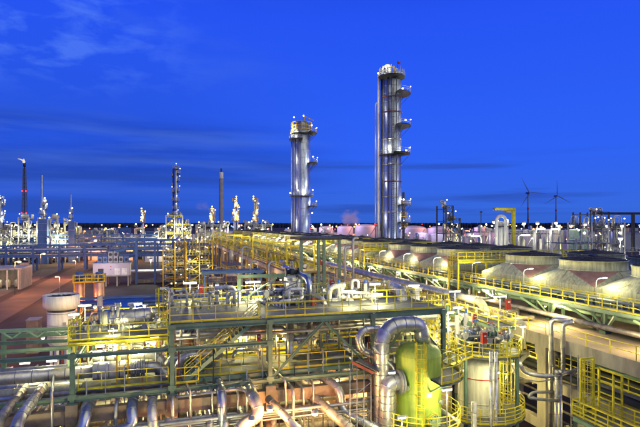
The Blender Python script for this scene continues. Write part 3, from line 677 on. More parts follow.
# ---- filler pipes that run along the rack, tier by tier
random.seed(21)
tiers = [(12.35, 36.2, 45.0, 11, 'pipes lying on the concrete beams under the decks', 'pipe lying on the concrete cross beams beneath the decks'),
         (15.2, 38.8, 44.8, 7, 'pipes hung under the upper deck', 'pipe hung below the upper deck behind the braces'),
         (6.95, 36.0, 45.0, 8, 'pipes on the lowest tier', 'pipe on the lowest tier under the concrete beams'),
         (9.0, 37.0, 45.0, 6, 'pipes on the middle tier', 'pipe on the middle tier under the concrete beams')]
for z, ya, yb_, n, grp, lab in tiers:
    for i in range(n):
        y = ya + (yb_ - ya) * (i + .5) / n; r = random.choice((.09, .13, .18, .24, .3)); x0 = -24 if z != 15.2 else .8; x1 = random.choice((21.5, 14, 24)); zz = z + r
        m = random.choice(('cladding', 'cladding', 'cladding_dull', 'galvanised', 'cream_paint'))
        pts = [(x0, y, zz), (x1, y, zz)]
        if i % 2: xm = random.uniform(0, 12); k = random.choice((-.9, .9, 1.3)); pts = [(x0, y, zz), (xm, y, zz), (xm, y, zz + k), (xm + 2.2, y, zz + k), (xm + 2.2, y, zz), (x1, y, zz)]
        pipe(f'{nth(i)} {lab} counted from the front', pts, r, m, band=2.2 if r > .2 else 0, seg=8, group=grp)
for i in range(14):
    x = -18 + i * 2.9 + random.uniform(-.6, .6); r = random.choice((.1, .14, .2, .28)); z = random.choice((10.2, 9.4, 8.2))
    pipe(f'{nth(i)} pipe from the left running away below the concrete rack', [(x, 30.5, z), (x, 58, z)], r, random.choice(('cladding', 'cladding_dull', 'cladding_dull')), band=1.5 if r > .2 else 0, seg=8, group='pipes running away below the rack')
for i in range(26):
    x = -5 + i * 1.05 + random.uniform(-.3, .3); y = random.uniform(38.5, 45); z0 = random.choice((7, 9, 12.4)); z1 = random.choice((14.8, 16.6, 16.2)) if x > 0 else 14.9
    pipe('thin vertical pipe standing between the decks', [(x, y, z0), (x, y, z1), (x + random.choice((-.7, .7)), y, z1)], random.choice((.06, .08, .11)), random.choice(('cladding', 'galvanised')), band=0, seg=8, bend=.2, group='thin vertical pipes between the decks', name='conduit', cat='conduit')  # small pipes between the decks, filed under the conduit name

for i in range(22):
    x = -5 + i * 1.18; y = V0 + random.uniform(.5, 1.2)
    pipe('thin upright conduit just behind the front beams', [(x, y, 8), (x, y, random.choice((13.6, 15.2, 14.4)))], random.choice((.035, .05, .06)), random.choice(('galvanised', 'galvanised', 'dark_steel', 'red_rust')), band=0, seg=6, group='thin conduits behind the front beams', name='conduit', cat='conduit')
# ---- small equipment
def valve(label, p, s=1.0, m='galvanised', group=None, ang=0.0, wheel='galvanised'):
    p = Vector(p); t = thing('valve', label, 'valve', p, group); t.rotation_euler = (0, 0, 0)
    def mk(n, fn, mm):
        me = shared(('valve', n, mm), lambda: fn().mesh(n, mm)); o = inst(n, me, t, p, rz=R(ang)); o.scale = (s, s, s)
    mk('body', lambda: MB().lathe((0, 0, 0), [(.12, -.16), (.2, -.1), (.22, 0), (.18, .12), (.1, .2)], 12).tube([(-.38, 0, 0), (.38, 0, 0)], .13, 10).tube([(-.4, 0, 0), (-.33, 0, 0)], .24, 12).tube([(.33, 0, 0), (.4, 0, 0)], .24, 12), m)
    mk('bonnet', lambda: MB().cyl((0, 0), .17, .2, .26, 12).cyl((0, 0), .05, .26, .75, 8).bar((-.09, 0, .24), (-.07, 0, .6), .03).bar((.09, 0, .24), (.07, 0, .6), .03), 'galvanised')
    def wh():
        mb = MB(); mb.tube([(.24 * math.cos(2 * PI * k / 12), .24 * math.sin(2 * PI * k / 12), .7) for k in range(13)], .022, 5, False)
        for k in range(3): a = PI * k / 3; mb.bar((-.24 * math.cos(a), -.24 * math.sin(a), .7), (.24 * math.cos(a), .24 * math.sin(a), .7), .025)
        return mb
    mk('handwheel', wh, wheel)
    return t
def gauge_post(label, p, h=1.3, group=None, m='grey_box'):
    p = Vector(p); t = thing('instrument_stand', label, 'instrument', p, group)
    MB().tube([p, p + Vector((0, 0, h))], .035, 6).build('post', 'galvanised', t)
    MB().box(p + Vector((0, -.06, h + .12)), (.26, .14, .3)).build('housing', m, t)
    MB().tube([p + Vector((0, -.14, h + .14)), p + Vector((0, -.17, h + .14))], .09, 12).build('dial', 'white_paint', t)
    return t
def drum(label, c, r, h, m='cladding', cat='vessel', legs=True, group=None):
    c = Vector(c); t = thing('vessel', label, cat, c, group); z0 = .45 if legs else 0.0
    MB().lathe(c, [(.02, z0), (r * .6, z0 + .04), (r, z0 + r * .35), (r, h - r * .35), (r * .6, h - .05), (.02, h)], 20).build('shell', m, t)
    for k in (.3, .7): MB().lathe(c, [(r, z0 + (h - z0) * k - .03), (r + .03, z0 + (h - z0) * k - .03), (r + .03, z0 + (h - z0) * k + .03), (r, z0 + (h - z0) * k + .03)], 20).build('cladding_band', 'band_metal', t)
    if legs:
        for a in (.6, 2.2, 3.9, 5.4): MB().bar(c + Vector((r * .8 * math.cos(a), r * .8 * math.sin(a), 0)), c + Vector((r * .8 * math.cos(a), r * .8 * math.sin(a), z0 + r * .4)), .09).build('leg', 'galvanised', t)
    MB().cyl((c.x, c.y), .09, c.z + h - .02, c.z + h + .25, 10).cyl((c.x, c.y), .16, c.z + h + .25, c.z + h + .32, 12).build('nozzle', 'galvanised', t)
    return t
def hdrum(label, c, r, l, m='cladding', ang=0, group=None, name='heat_exchanger', cat='heat exchanger'):
    c = Vector(c); t = thing(name, label, cat, c - Vector((0, 0, r + .35)), group); d = Vector((math.cos(R(ang)), math.sin(R(ang)), 0)); h = l / 2
    MB().tube([c - d * h, c - d * (h - .02), c + d * (h - .3), c + d * (h - .1), c + d * h], [r * .97, r, r, r * .8, r * .4], 24).build('shell', m, t)
    for e in (-h + .15, -h - .55): MB().tube([c + d * e, c + d * (e + .12)], r * 1.18, 24, smooth=False).build('flange', 'galvanised', t)
    MB().tube([c - d * (h + .5), c - d * (h + .001)], r * .9, 20).build('channel', 'cream_paint', t)
    for e in (-h * .35, h * .2, h * .62): MB().tube([c + d * e - d * .03, c + d * e + d * .03], r * 1.025, 24).build('cladding_band', 'band_metal', t)
    for e in (-h * .6, h * .6): MB().box(c + d * e - Vector((0, 0, r * .6 + .17)), (.22 if ang == 0 else r * 1.5, r * 1.5 if ang == 0 else .22, r * .8 + .35)).build('saddle', 'green_steel', t)
    MB().cyl((c.x, c.y), .14, c.z + r * .9, c.z + r + .3, 10).cyl((c.x, c.y), .24, c.z + r + .3, c.z + r + .38, 12).build('nozzle', 'galvanised', t)
    return t
e1 = pY(131, 317, 39.8); hdrum('shiny silver horizontal heat exchanger on the yellow railed deck by the blue roof', e1, .66, 3.3)
hdrum('smaller silver exchanger behind the shiny one on the same deck', e1 + Vector((1.0, 2.2, -.2)), .42, 2.6)
for k, (px, py) in enumerate(((100, 322), (118, 318), (113, 322))):
    p = pY(px, py, 39.0)
    pipe('pale upright pipe with flanges beside the exchanger head', [(p.x, p.y, ZD2), (p.x, p.y, p.z + 1.1)], .13, 'cream_paint', band=0, flange=(.45, .98), group='upright flanged pipes by the exchanger head')
# ground-floor machines and valves, three decks
random.seed(5)
for i in range(13): p = (-5.1 + i * .42 + random.uniform(-.1, .1), random.uniform(41.2, 45.5), 12.98); valve('small valve with red handwheel crowded under the exchanger deck', (p[0], p[1], 13.5 + random.uniform(0, 1.0)), .9, group='valves under the exchanger deck', ang=random.choice((0, 90)), m=random.choice(('galvanised', 'cream_paint')))
for i in range(18): valve('valve among the pipes under the upper deck', (1 + i * .78, random.uniform(39, 44.5), random.uniform(13.6, 15.9)), 1.0, group='valves under the upper deck', ang=random.choice((0, 90)), m=random.choice(('galvanised', 'green_light', 'cream_paint')))
for i in range(9): gauge_post('instrument stand on the low deck', (1.4 + i * 1.5, 39.5 + (i % 3) * .8, ZD3), group='instrument stands on the low deck')
for i, x in enumerate((-3.9, -3.0, -2.1)): drum('squat pale pot below the exchanger deck', (x, 42.5, 13.0), .35, 1.6, 'cream_paint', group='pale pots below the exchanger deck')
dv = pv(303, 345, 40.6); drum('grey drum hanging behind the brace beneath the upper deck', (dv.x, 40.6, 14.6), .5, 1.3, 'galvanised', legs=False)
drum('upright clad vessel behind the low deck railing, right bay', (12.6, 43.2, 12.6), .7, 3.3, 'cladding_dull')
hdrum('silver horizontal drum under the upper deck behind the stair', (5.0, 42.8, 14.7), .55, 3.6, name='drum', cat='drum')
hdrum('silver horizontal drum under the upper deck behind the left brace', (10.2, 43.6, 14.5), .5, 3.2, name='drum', cat='drum')
hdrum('large horizontal clad exchanger between the low deck and the far row', (2.6, 39.9, 13.75), .42, 3.2)

# ---- things on the upper deck
def stand_pipe(label, px, py0, py1, Y, arm=0, r=.13, m='white_paint', group=None):
    a = pY(px, py1, Y); b = pY(px, py0, Y); pts = [(a.x, a.y, ZD1 + .02), (a.x, a.y, b.z)]
    if arm: pts.append((a.x + arm, a.y, b.z))
    return pipe(label, pts, r, m, band=0, flange=(.12, .7), bend=.3, group=group, seg=10)
for i, (px, arm) in enumerate(((169, -.7), (172, 0), (187, -.9), (193, 0), (210, .4), (228, 0))):
    stand_pipe(f"white bent stand pipe on the upper deck, {ORD[i].replace('nearest','first')} from the left end", px, 288 + i, 312, 40.5 + (i % 2), arm, .10)
stand_pipe('white stand pipe with round lamp on top at the middle of the upper deck', 217, 287, 312, 41.5, 0, .16)
stand_pipe('white stand pipe with an arm reaching left by the green portal', 234.5, 287, 312, 41.5, -1.6, .17)
drum('small white pump pot beside the stand pipes on the upper deck', (pY(214, 300, 42.5).x, pY(214, 300, 42.5).y, ZD1), .22, .9, 'white_paint')
gl = pY(309, 283, 42.2)
pipe('blue grey pipe sloping in from the left and turning straight down to the upper deck', [pY(284, 267, 47.5), pY(309, 279, 42.2), (gl.x, gl.y, ZD1)], .26, 'cladding_blue', bend=.6)
k1 = pY(270, 297, 42.0)
pipe('low silver pipe on the upper deck ending in an elbow to the deck', [pY(272, 298, 43.5), pY(315, 295, 43.0), pY(324, 301, 42.3), pY(325, 309, 42.2)], .24, 'cladding', bend=.7)
pipe('looped silver pipe in the knot of pipes on the upper deck', [pY(284, 300, 42), pY(284, 293, 42), pY(300, 290, 42), pY(302, 299, 42), pY(288, 301, 41.2)], .26, 'cladding', bend=.5, band=.4)
pipe('silver pipe crossing down through the knot of pipes', [pY(266, 291, 42.5), pY(276, 302, 41.2), pY(285, 306, 40.6), pY(290, 317, 40.2)], .2, 'cladding_blue', bend=.5, band=.4)
pipe('short silver pipe rising out of the knot of pipes', [pY(280, 310, 40.8), pY(272, 298, 41.4), pY(283, 290, 42.4), pY(297, 284, 42.8)], .17, 'cladding', bend=.5, band=.4)
pipe('white riser behind the knot of pipes', [pY(291, 300, 44), pY(291, 276, 44)], .42, 'white_paint', band=.5, flange=(.9,))
pipe('second white riser beside the blue grey pipe', [pY(297, 296, 44.6), pY(297, 279, 44.6)], .30, 'white_paint', band=.5)
valve('large dark valve on top of the white riser', pY(292, 272, 44), 1.5, 'dark_steel', wheel='dark_steel')
for i in range(5): valve('silver valve in the knot of pipes on the upper deck', pY(264 + i * 7, 302 - (i % 2) * 9, 41.6), 1.3, group='valves in the knot of pipes', ang=i * 35, m='galvanised', wheel='galvanised')
# white header with risers, right half of the upper deck
yh = 41.6
def on(px, py): return pv(px, py, yh)
pipe('white header pipe with a tall bend at its left end on the upper deck', [on(384, 304), on(333, 306), on(329, 306), on(329, 287), on(345, 285)], .24, 'white_paint', bend=.6, band=1.2)
pipe('white pipe bridging the risers above the header', [on(338, 305), on(338, 292), on(371, 293), on(371, 305)], .15, 'white_paint', bend=.4, band=0)
pipe('white loop standing highest on the header', [on(352, 304), on(352, 280), on(358.5, 280), on(358.5, 288)], .12, 'white_paint', bend=.25, band=0)
for i, px in enumerate((339, 365.5)):
    a = on(px, 302); b = on(px, 283)
    t = thing('relief_valve', ('left' if i == 0 else 'right') + ' blue capped relief valve on the white header', 'valve', a)
    MB().cyl((a.x, a.y), .17, a.z, b.z, 12).cyl((a.x, a.y), .26, a.z + .5, a.z + .58, 12).build('body', 'white_paint', t)
    MB().cyl((a.x, a.y), .11, b.z, b.z + .35, 10).build('cap', 'blue_paint', t)
for i in range(6): valve('white valve on the header at the right of the upper deck', on(343 + i * 6.5, 297 + (i % 2) * 4), 1.1, group='valves on the white header', ang=(i % 2) * 90, m='white_paint', wheel='galvanised')
for i, px in enumerate((334, 348, 371)): a = on(px, 310); tag(MB().box((a.x, a.y, ZD1 + .12), (.5, .5, .24)).build('plinth', 'white_paint'), ('left', 'middle', 'right')[i] + ' white plinth under the header pipe', 'plinth')
# big bent pipes right of the header
w = pipe('wide silver pipe coming from the back and bending down to the deck end', [pY(374, 285, 58), pY(392, 286, 50), pY(402, 291, 45), pY(402, 313, 44)], .48, 'cladding', bend=1.5)
pipe('stubby white vertical vessel neck steaming beside the bent pipe', [pY(415, 312, 46), pY(415, 288, 46)], .42, 'white_paint', band=.7, flange=(.97,))
pipe('long silver pipe running back beside the concrete table edge', [(32.5, 52, 15.6), (32.5, 150, 15.6)], .5, 'cladding', band=2.0)
pipe('cream pipe continuing the long silver pipe to the right', [(32.5, 51.9, 15.6), (32.5, 45.5, 15.6), (32.5, 45.5, 10)], .45, 'cream_paint', band=2.0)
for i in range(10): tag(MB().bb(32.1, 32.9, 48 + i * 9, 48.4 + i * 9, 0, 15.1).build('pipe_support', 'concrete'), 'concrete post under the long silver pipe', 'support', 'posts under the long pipe')

# ---- lower walkway to the right, with stair
wk2 = thing('steel_walkway', 'yellow railed steel walkway running back beside the concrete table', 'walkway', (28.4, 36, 0))
deck(27.2, 28.9, 36.3, 62, 15.2, 'grating', 1.7, 2.2, n='grating', par=wk2)
for x in (27.2, 28.9): MB().ibeam((x, 36.3, 15.0), (x, 62, 15.0), .14, .26).build('beam', 'green_light', wk2); railing(wk2, [(x, 36.3, 15.2), (x, 62, 15.2)], step=1.5)
for y in (37, 45, 53, 61):
    for x in (27.3, 28.8): MB().ibeam((x, y, 0), (x, y, 14.86), .2, .2).build('column', 'green_steel', wk2)
wk3 = thing('steel_walkway', 'yellow railed landing between the upper deck and the right hand walkway', 'walkway', (24, 46, 0))
deck(22.5, 27.1, 44.0, 50.4, 15.9, 'deck_plate', 1.6, 2.1, par=wk3)
railing(wk3, [(22.5, 44, 15.9), (27.1, 44, 15.9)], step=1.2); railing(wk3, [(22.5, 50.4, 15.9), (27.1, 50.4, 15.9)], step=1.2)
for x, y in ((22.6, 44.1), (27, 44.1), (22.6, 50.3), (27, 50.3)): MB().ibeam((x, y, 0), (x, y, 15.83), .2, .2).build('column', 'green_steel', wk3)
stair(wk3, 20.6, ZD1, 23.6, 15.9, 45.9, m='yellow_paint'); stair(wk3, 41.0, 13.4, 44.0, 15.9, 24.3, m='yellow_paint', axis=1); stair(wk3, 36.5, 11.6, 40.5, 13.9, 23.0, m='yellow_paint', axis=1)

# ================================================================ GREEN VESSEL AND ITS PIPES
vc = pY(418.5, 380, 36.3); VR = 1.62; vt = 24 - (343 - 224) * 36.3 / F
gv = thing('green_vessel', 'lime green upright pressure vessel with a yellow caged ladder', 'vessel', (vc.x, vc.y, 5))
MB().lathe((vc.x, vc.y, 0), [(VR, 6.3), (VR, vt - .75)], 40).build('shell', 'vessel_green', gv)
MB().lathe((vc.x, vc.y, 0), [(VR, vt - .75), (VR * .97, vt - .5), (VR * .86, vt - .27), (VR * .62, vt - .1), (VR * .3, vt - .02), (.02, vt)], 40).build('dome', 'vessel_green', gv)
MB().lathe((vc.x, vc.y, 0), [(VR * .4, 5.4), (VR * .8, 5.7), (VR, 6.3)], 40).build('bottom_head', 'vessel_green', gv)
MB().cyl((vc.x, vc.y), VR * .8, 0, 5.9, 30).build('skirt', 'concrete', gv)
for z in (7.6, 9.9, 12.1, vt - .76): MB().lathe((vc.x, vc.y, z), [(VR, -.015), (VR + .012, -.015), (VR + .012, .015), (VR, .015)], 40).build('weld_seam', 'vessel_green', gv)
toC = math.degrees(math.atan2(-vc.y, -vc.x))
def rim(c, r, ang, z): return (c.x + r * math.cos(R(ang)), c.y + r * math.sin(R(ang)), z)
ladder(gv, rim(vc, VR + .22, toC + 4, 9.95), vt - 9.95 + .5, toC + 4, cage=True, c0=1.6)
# manhole: neck, cover, bolts and davit
mh = Vector(rim(vc, VR, toC + 33, 10.4)); md = Vector((math.cos(R(toC + 33)), math.sin(R(toC + 33)), 0))
MB().tube([mh - md * .1, mh + md * .35], .40, 20).build('manhole_neck', 'vessel_green', gv)
MB().tube([mh + md * .35, mh + md * .43], .50, 24, smooth=False).build('manhole_flange', 'ochre_paint', gv)
cv = MB().tube([mh + md * .44, mh + md * .54], .47, 24, smooth=False).build('manhole_cover', 'green_light', gv)
bt = MB()
for k in range(14): a = 2 * PI * k / 14; s_ = Vector((-md.y, md.x, 0)); o = s_ * .42 * math.cos(a) + Vector((0, 0, .42 * math.sin(a))); bt.tube([mh + md * .5 + o, mh + md * .6 + o], .035, 6)
bt.build('cover_bolts', 'dark_steel', gv)
pl = MB().box((vc.x - .1, vc.y - VR - .02, 12.1), (.5, .03, .34)); pl.build('name_plate', 'white_paint', gv)
for an, z in ((60, 11.5), (-25, 12.6), (-40, 8.9), (48, 9.4)):
    a = Vector(rim(vc, VR - .05, toC + an, z)); d = Vector((math.cos(R(toC + an)), math.sin(R(toC + an)), 0)); MB().tube([a, a + d * .3], .1, 10).tube([a + d * .3, a + d * .38], .18, 12).build('nozzle', 'galvanised', gv)
def ring_platform(par, c, r0, r1, z, a0, a1, bars=2, m='grating', post=1.0, h=1.1, seg=24):
    mb = MB(); a0, a1 = R(a0), R(a1)
    mb.lathe((c.x, c.y, z), [(r0, 0), (r1, 0), (r1, -.12), (r0, -.12), (r0, 0)], seg, False, a0, a1); mb.build('ring_deck', m, par)
    n = max(4, round((a1 - a0) * r1 / post)); pts = [(c.x + (r1 - .05) * math.cos(a0 + (a1 - a0) * k / n), c.y + (r1 - .05) * math.sin(a0 + (a1 - a0) * k / n), z) for k in range(n + 1)]
    railing(par, pts, h=h, step=5, bars=bars)
    br = MB()
    for k in range(0, n + 1, 2): a = a0 + (a1 - a0) * k / n; br.bar((c.x + r0 * math.cos(a), c.y + r0 * math.sin(a), z - .9), (c.x + r1 * .95 * math.cos(a), c.y + r1 * .95 * math.sin(a), z - .14), .09)
    br.build('bracket', 'green_steel', par)
ring_platform(gv, vc, VR + .02, VR + 1.35, 9.9, toC - 75, toC + 165, bars=3)
ring_platform(gv, vc, VR + .02, VR + 1.5, 13.25, toC + 30, toC + 150)
# pipes round the vessel
yv = vc.y - .2
def vp(px, py, dy=0): return pv(px, py, yv + dy)
a_ = vp(381.5, 350, .3)
pipe('tall silver pipe arching over and down onto the green vessel', [(a_.x, a_.y, 1), (a_.x, a_.y, vp(381, 325, .3).z), Vector((vp(424, 325, .0).x, vc.y + .3, vp(424, 325).z)), Vector((vp(427, 340).x - .1, vc.y + .2, vt - .05))], .56, 'cladding', bend=1.45, band=.75)
b_ = vp(390, 384, -.6); nzp = Vector((vc.x - VR + .1, vc.y - .5, vp(400, 383, -.6).z))
pipe('fat silver pipe leaving the left side of the green vessel and bending down', [nzp, (b_.x - .1, nzp.y, nzp.z), (b_.x - .1, nzp.y, 1)], .58, 'cladding', bend=1.55, band=.5, flange=(0.02,))
pipe('hooked silver pipe looping left of the tall arch pipe', [vp(392, 330, 1.6), vp(360, 329, 1.6), vp(358, 348, 1.6), vp(388, 362, 1.4), vp(400, 372, 1.2)], .27, 'cladding', bend=.9, band=.6)
pipe('thin silver pipe strapped behind the tall arch pipe', [vp(392, 352, .8), vp(372, 346, 0), vp(394, 368, -.2), vp(396, 430, -.2)], .08, 'galvanised', bend=.25, band=0, seg=8)
# rust red channel and scaffold beside the arch pipe
sc_ = thing('scaffold', 'tube scaffold tower under the rust red channels left of the tall arch pipe', 'scaffold', vp(360, 400, 0))
bp_ = vp(352, 362, 1.0); cp_ = vp(374, 373, .0)
for dx in (0, .9): MB().bar(bp_ + Vector((dx, 0, 0)), cp_ + Vector((dx, 0, 0)), .12, .2).build('channel', 'red_rust', sc_)
bq = MB().bar(bp_ + Vector((.45, 0, .12)), cp_ + Vector((.45, 0, .12)), .8, .05); bq.build('board', 'deck_plate', sc_)
for i, px in enumerate((350, 357, 364, 371)):
    for dy in (.2, 2.0):
        a = vp(px, 400, dy); MB().tube([(a.x, a.y, 2), (a.x, a.y, 24 - (366 + i * 2 - 224) * .072)], .035, 6).build('standard', 'galvanised', sc_)
for k in range(8):
    z = 4.5 + k * 1.05
    for dy in (.2, 2.0): a = vp(349, 400, dy); b = vp(372, 400, dy); MB().tube([(a.x, a.y, z), (b.x, b.y, z)], .03, 6).build('ledger', 'galvanised', sc_)
    a = vp(350, 400, .2); b = vp(371, 400, .2); MB().tube([(a.x, a.y, z), (b.x, b.y, z + 1.0)] if k % 2 else [(b.x, b.y, z), (a.x, a.y, z + 1.0)], .028, 6).build('diagonal', 'galvanised', sc_)

# ================================================================ WHITE VESSEL WITH OCTAGONAL PLATFORM
wc = pY(479, 380, 42.0); WR = 1.72; zt = 12.9
wv = thing('white_vessel', 'cream white upright vessel beneath the crowded octagonal platform', 'vessel', (wc.x, wc.y, 0))
MB().lathe((wc.x, wc.y, 0), [(WR, 3.2), (WR, zt - .5), (WR * .8, zt - .15), (.02, zt)], 36).build('shell', 'cream_paint', wv)
for z in (7.2, 9.4, 11.4): MB().lathe((wc.x, wc.y, z), [(WR, -.04), (WR + .03, -.04), (WR + .03, .04), (WR, .04)], 36).build('cladding_band', 'red_paint' if z > 11 else 'cream_paint', wv)
MB().cyl((wc.x, wc.y), WR * .9, 0, 3.3, 28).build('skirt', 'concrete', wv)
toW = math.degrees(math.atan2(-wc.y, -wc.x))
ladder(wv, rim(wc, WR + .25, toW + 62, 8.4), 6.0, toW + 62, cage=True, c0=1.2)
ring_platform(wv, wc, WR + .02, WR + 1.9, 8.5, toW - 30, toW + 190, bars=4, h=1.2)
op = thing('octagonal_platform', 'octagonal yellow railed platform crowded with valves above the white vessel', 'platform', (wc.x, wc.y, 13.2))
oc = Vector((wc.x + .9, wc.y + .4, 0)); oct_ = [(oc.x + 3.0 * math.cos(R(22.5 + 45 * k)), oc.y + 3.0 * math.sin(R(22.5 + 45 * k)), 13.3) for k in range(8)]
MB().add([(x, y, 13.3) for x, y, z in oct_] + [(x, y, 13.12) for x, y, z in oct_], [tuple(range(8)), tuple(range(8, 16))[::-1]] + [(i, i + 8, (i + 1) % 8 + 8, (i + 1) % 8) for i in range(8)]).build('deck', 'grating', op)
railing(op, oct_, step=1.15, closed=True, bars=3, h=1.15)
for k in (0, 2, 4, 6): MB().ibeam((oct_[k][0] * .96 + oc.x * .04, oct_[k][1] * .96 + oc.y * .04, 0), (oct_[k][0] * .96 + oc.x * .04, oct_[k][1] * .96 + oc.y * .04, 13.1), .22, .22).build('column', 'green_steel', op)
# link platform between the green and white vessels
lp = thing('link_platform', 'grey railed platform linking the green vessel to the octagonal platform', 'platform', (vc.x + 2, vc.y + 2, 13))
l0 = Vector((vc.x + 1.8, vc.y + 1.0, 13.25)); l1 = Vector((oc.x - 2.8, oc.y - 1.0, 13.25))
MB().bar(l0, l1, 1.6, .1).build('deck', 'grating', lp); pr = Vector((-(l1 - l0).y, (l1 - l0).x, 0)).normalized() * .8
for s in (-1, 1): railing(lp, [l0 + pr * s, l1 + pr * s], step=1.1, m='yellow_paint')
random.seed(9)
for i in range(16):
    a = random.uniform(0, 2 * PI); rr = random.uniform(.4, 2.4); p = (oc.x + rr * math.cos(a), oc.y + rr * math.sin(a) * .9, 13.3 + random.uniform(.5, 1.5))
    valve('silver valve among the crowd on the octagonal platform', p, random.uniform(.8, 1.2), group='valves on the octagonal platform', ang=random.choice((0, 90, 45)), m=random.choice(('galvanised', 'green_steel', 'galvanised')), wheel=random.choice(('galvanised', 'red_paint', 'blue_paint')))
for i in range(12):
    a = random.uniform(0, 2 * PI); rr = random.uniform(.6, 2.3); x, y = oc.x + rr * math.cos(a), oc.y + rr * math.sin(a); z = 13.3 + random.uniform(.7, 1.6); dx = random.choice((-1, 1)) * random.uniform(.5, 1.4)
    pipe('thin bent pipe on the octagonal platform', [(x, y, 12.9), (x, y, z), (x + dx, y, z), (x + dx, y + .6, z)], random.choice((.05, .07, .1)), random.choice(('cladding', 'cladding', 'galvanised')), band=0, seg=8, bend=.15, group='thin bent pipes on the octagonal platform', name='conduit', cat='conduit')  # bent pipes, despite the conduit object name
for i, (px, cap) in enumerate(((444, 'dark_steel'), (457, 'green_paint'), (466, 'blue_paint'))):
    p = pY(px, 345, 44 + i * .5); zz = pY(px, (300, 316, 315)[i], 44).z
    t = thing('vent_stack', ('dark capped', 'green capped', 'blue capped')[i] + ' white vent pipe standing left of the octagonal platform', 'vent pipe', (p.x, p.y, 12))
    MB().cyl((p.x, p.y), .2 if i else .17, 9, zz, 12).build('shaft', 'white_paint' if i else 'grey_box', t); MB().cyl((p.x, p.y), .12, zz, zz + .4, 10).build('cap', cap if cap in MATS else 'green_steel', t)
random.seed(14)
for i in range(20):
    px = random.uniform(436, 475); py = random.uniform(318, 362); p = pY(px, py, random.uniform(44, 50))
    valve('small valve in the crowded pipework between the two vessels', p, random.uniform(.8, 1.3), group='valves between the two vessels', ang=random.choice((0, 90)), m=random.choice(('galvanised', 'green_light', 'cream_paint')), wheel='galvanised')
for i in range(26):
    px = random.uniform(430, 520); p = pY(px, 350, random.uniform(45, 58)); z1 = random.uniform(11, 15.2)
    pipe('pipe standing in the crowded area behind the two vessels', [(p.x, p.y, 3), (p.x, p.y, z1), (p.x + random.choice((-1.6, 1.6)), p.y, z1), (p.x + random.choice((-1.6, 1.6)), p.y, z1 - 2.5)], random.choice((.08, .12, .18)), random.choice(('cladding', 'cladding_dull', 'cream_paint')), band=0, seg=8, bend=.3, group='pipes behind the two vessels')
# vertical pipes in front of and beside the white vessel
for i, (px, y0, y1, Y) in enumerate(((491, 352, 430, 38.5), (496, 352, 430, 38.6), (474, 402, 430, 37), (433, 376, 400, 38))):
    a = pY(px, y0, Y); pipe(('left', 'right')[i] + ' of the paired vertical pipes in front of the white vessel' if i < 2 else ('short silver pipe ending below the ring platform', 'short pipe stub between the vessels')[i - 2], [(a.x, a.y, a.z), (a.x, a.y, 1)], .13 if i < 2 else .2, 'cladding', band=1.5)
s1 = [pY(551, 319, 44), pY(572, 321, 43)]
pipe('outer tall pipe hooked over the concrete table edge', [(s1[0].x, s1[0].y, 1), s1[0], s1[1]], .2, 'cladding', bend=.5, band=1.4)
a = pY(563, 323, 43.2); pipe('inner short pipe of the hooked pair by the table edge', [pY(563, 372, 43.2), a, pY(574, 322, 42.8)], .19, 'cladding', bend=.4, band=1.4)
for i, px in enumerate((556.5, 560.5)): a = pY(px, 370, 42.6 + i * .3); pipe(('left', 'right')[i] + ' slim vertical pipe below the hooked pair', [(a.x, a.y, a.z), (a.x, a.y, 1)], .15, 'cladding', band=1.5, flange=(.03,))
pipe('silver pipe sagging across in front of the concrete column', [pY(519, 362, 44), pY(524, 373, 44), pY(548, 377, 43.2), pY(581, 369, 43)], .2, 'cladding', bend=.8, band=.8)
pipe('thin pipe under the sagging silver pipe', [pY(512, 365, 43.5), pY(518, 378, 43.4), pY(540, 382, 43), pY(556, 378, 43)], .05, 'galvanised', bend=.4, band=0, seg=6)
pipe('grey pipe loop beside the concrete column near the ring platform', [pY(560, 392, 43), pY(533, 392, 43), pY(527, 398, 42.6), pY(560, 401, 42.2)], .13, 'galvanised', bend=.35, band=0, seg=8)
for i, px in enumerate((578, 571, 585)): a = pY(px, 360, 42 + i); tag(MB().tube([(a.x, a.y, 1), (a.x, a.y, 13)], .05, 6).build('conduit', 'galvanised'), ('middle', 'left', 'right')[i] + ' thin upright conduit in front of the dark table interior', 'conduit')

# yellow cage ladder platforms at lower right
cgp = thing('cage_platform', 'yellow platform with a tall caged ladder at the lower right', 'platform', (pY(598, 420, 36).x, pY(598, 420, 36).y, 9))
c0_ = pY(592, 404, 37.0); c1_ = pY(645, 425, 33)
zf = pY(592, 417, 37).z
MB().bb(c0_.x - .9, c0_.x + 1.5, 24, c0_.y + .9, zf - .12, zf).build('deck', 'grating', cgp)
railing(cgp, [(c0_.x + 1.5, 24, zf), (c0_.x + 1.5, c0_.y + .9, zf), (c0_.x - .9, c0_.y + .9, zf), (c0_.x - .9, 24, zf)], step=1.1, w=.09, bars=3)
MB().ibeam((c0_.x - .9, 24, zf - .3), (c0_.x - .9, c0_.y + .9, zf - .3), .16, .3).build('beam', 'green_light', cgp)
ladder(cgp, (c0_.x + .2, c0_.y + .5, zf + .05), 4.1, 195, cage=True, c0=.9, w=.6)
for s, dy in ((1.5, .8), (1.5, -1.2), (.7, -1.2)): MB().bar((c0_.x + s, c0_.y + dy, zf), (c0_.x + s, c0_.y + dy, zf + 3.3), .12).build('post', 'yellow_paint', cgp)
for z in (1.5, 2.4, 3.3): MB().bar((c0_.x + .7, c0_.y + .8, zf + z), (c0_.x + 1.5, c0_.y + .8, zf + z), .08).bar((c0_.x + 1.5, c0_.y + .8, zf + z), (c0_.x + 1.5, c0_.y - 1.2, zf + z), .08).build('rail', 'yellow_paint', cgp)
for s in (-.5, .7): MB().bar((c0_.x + s, c0_.y + .55, zf), (c0_.x + s, c0_.y + .55, zf + 4.2), .14).build('post', 'yellow_paint', cgp)
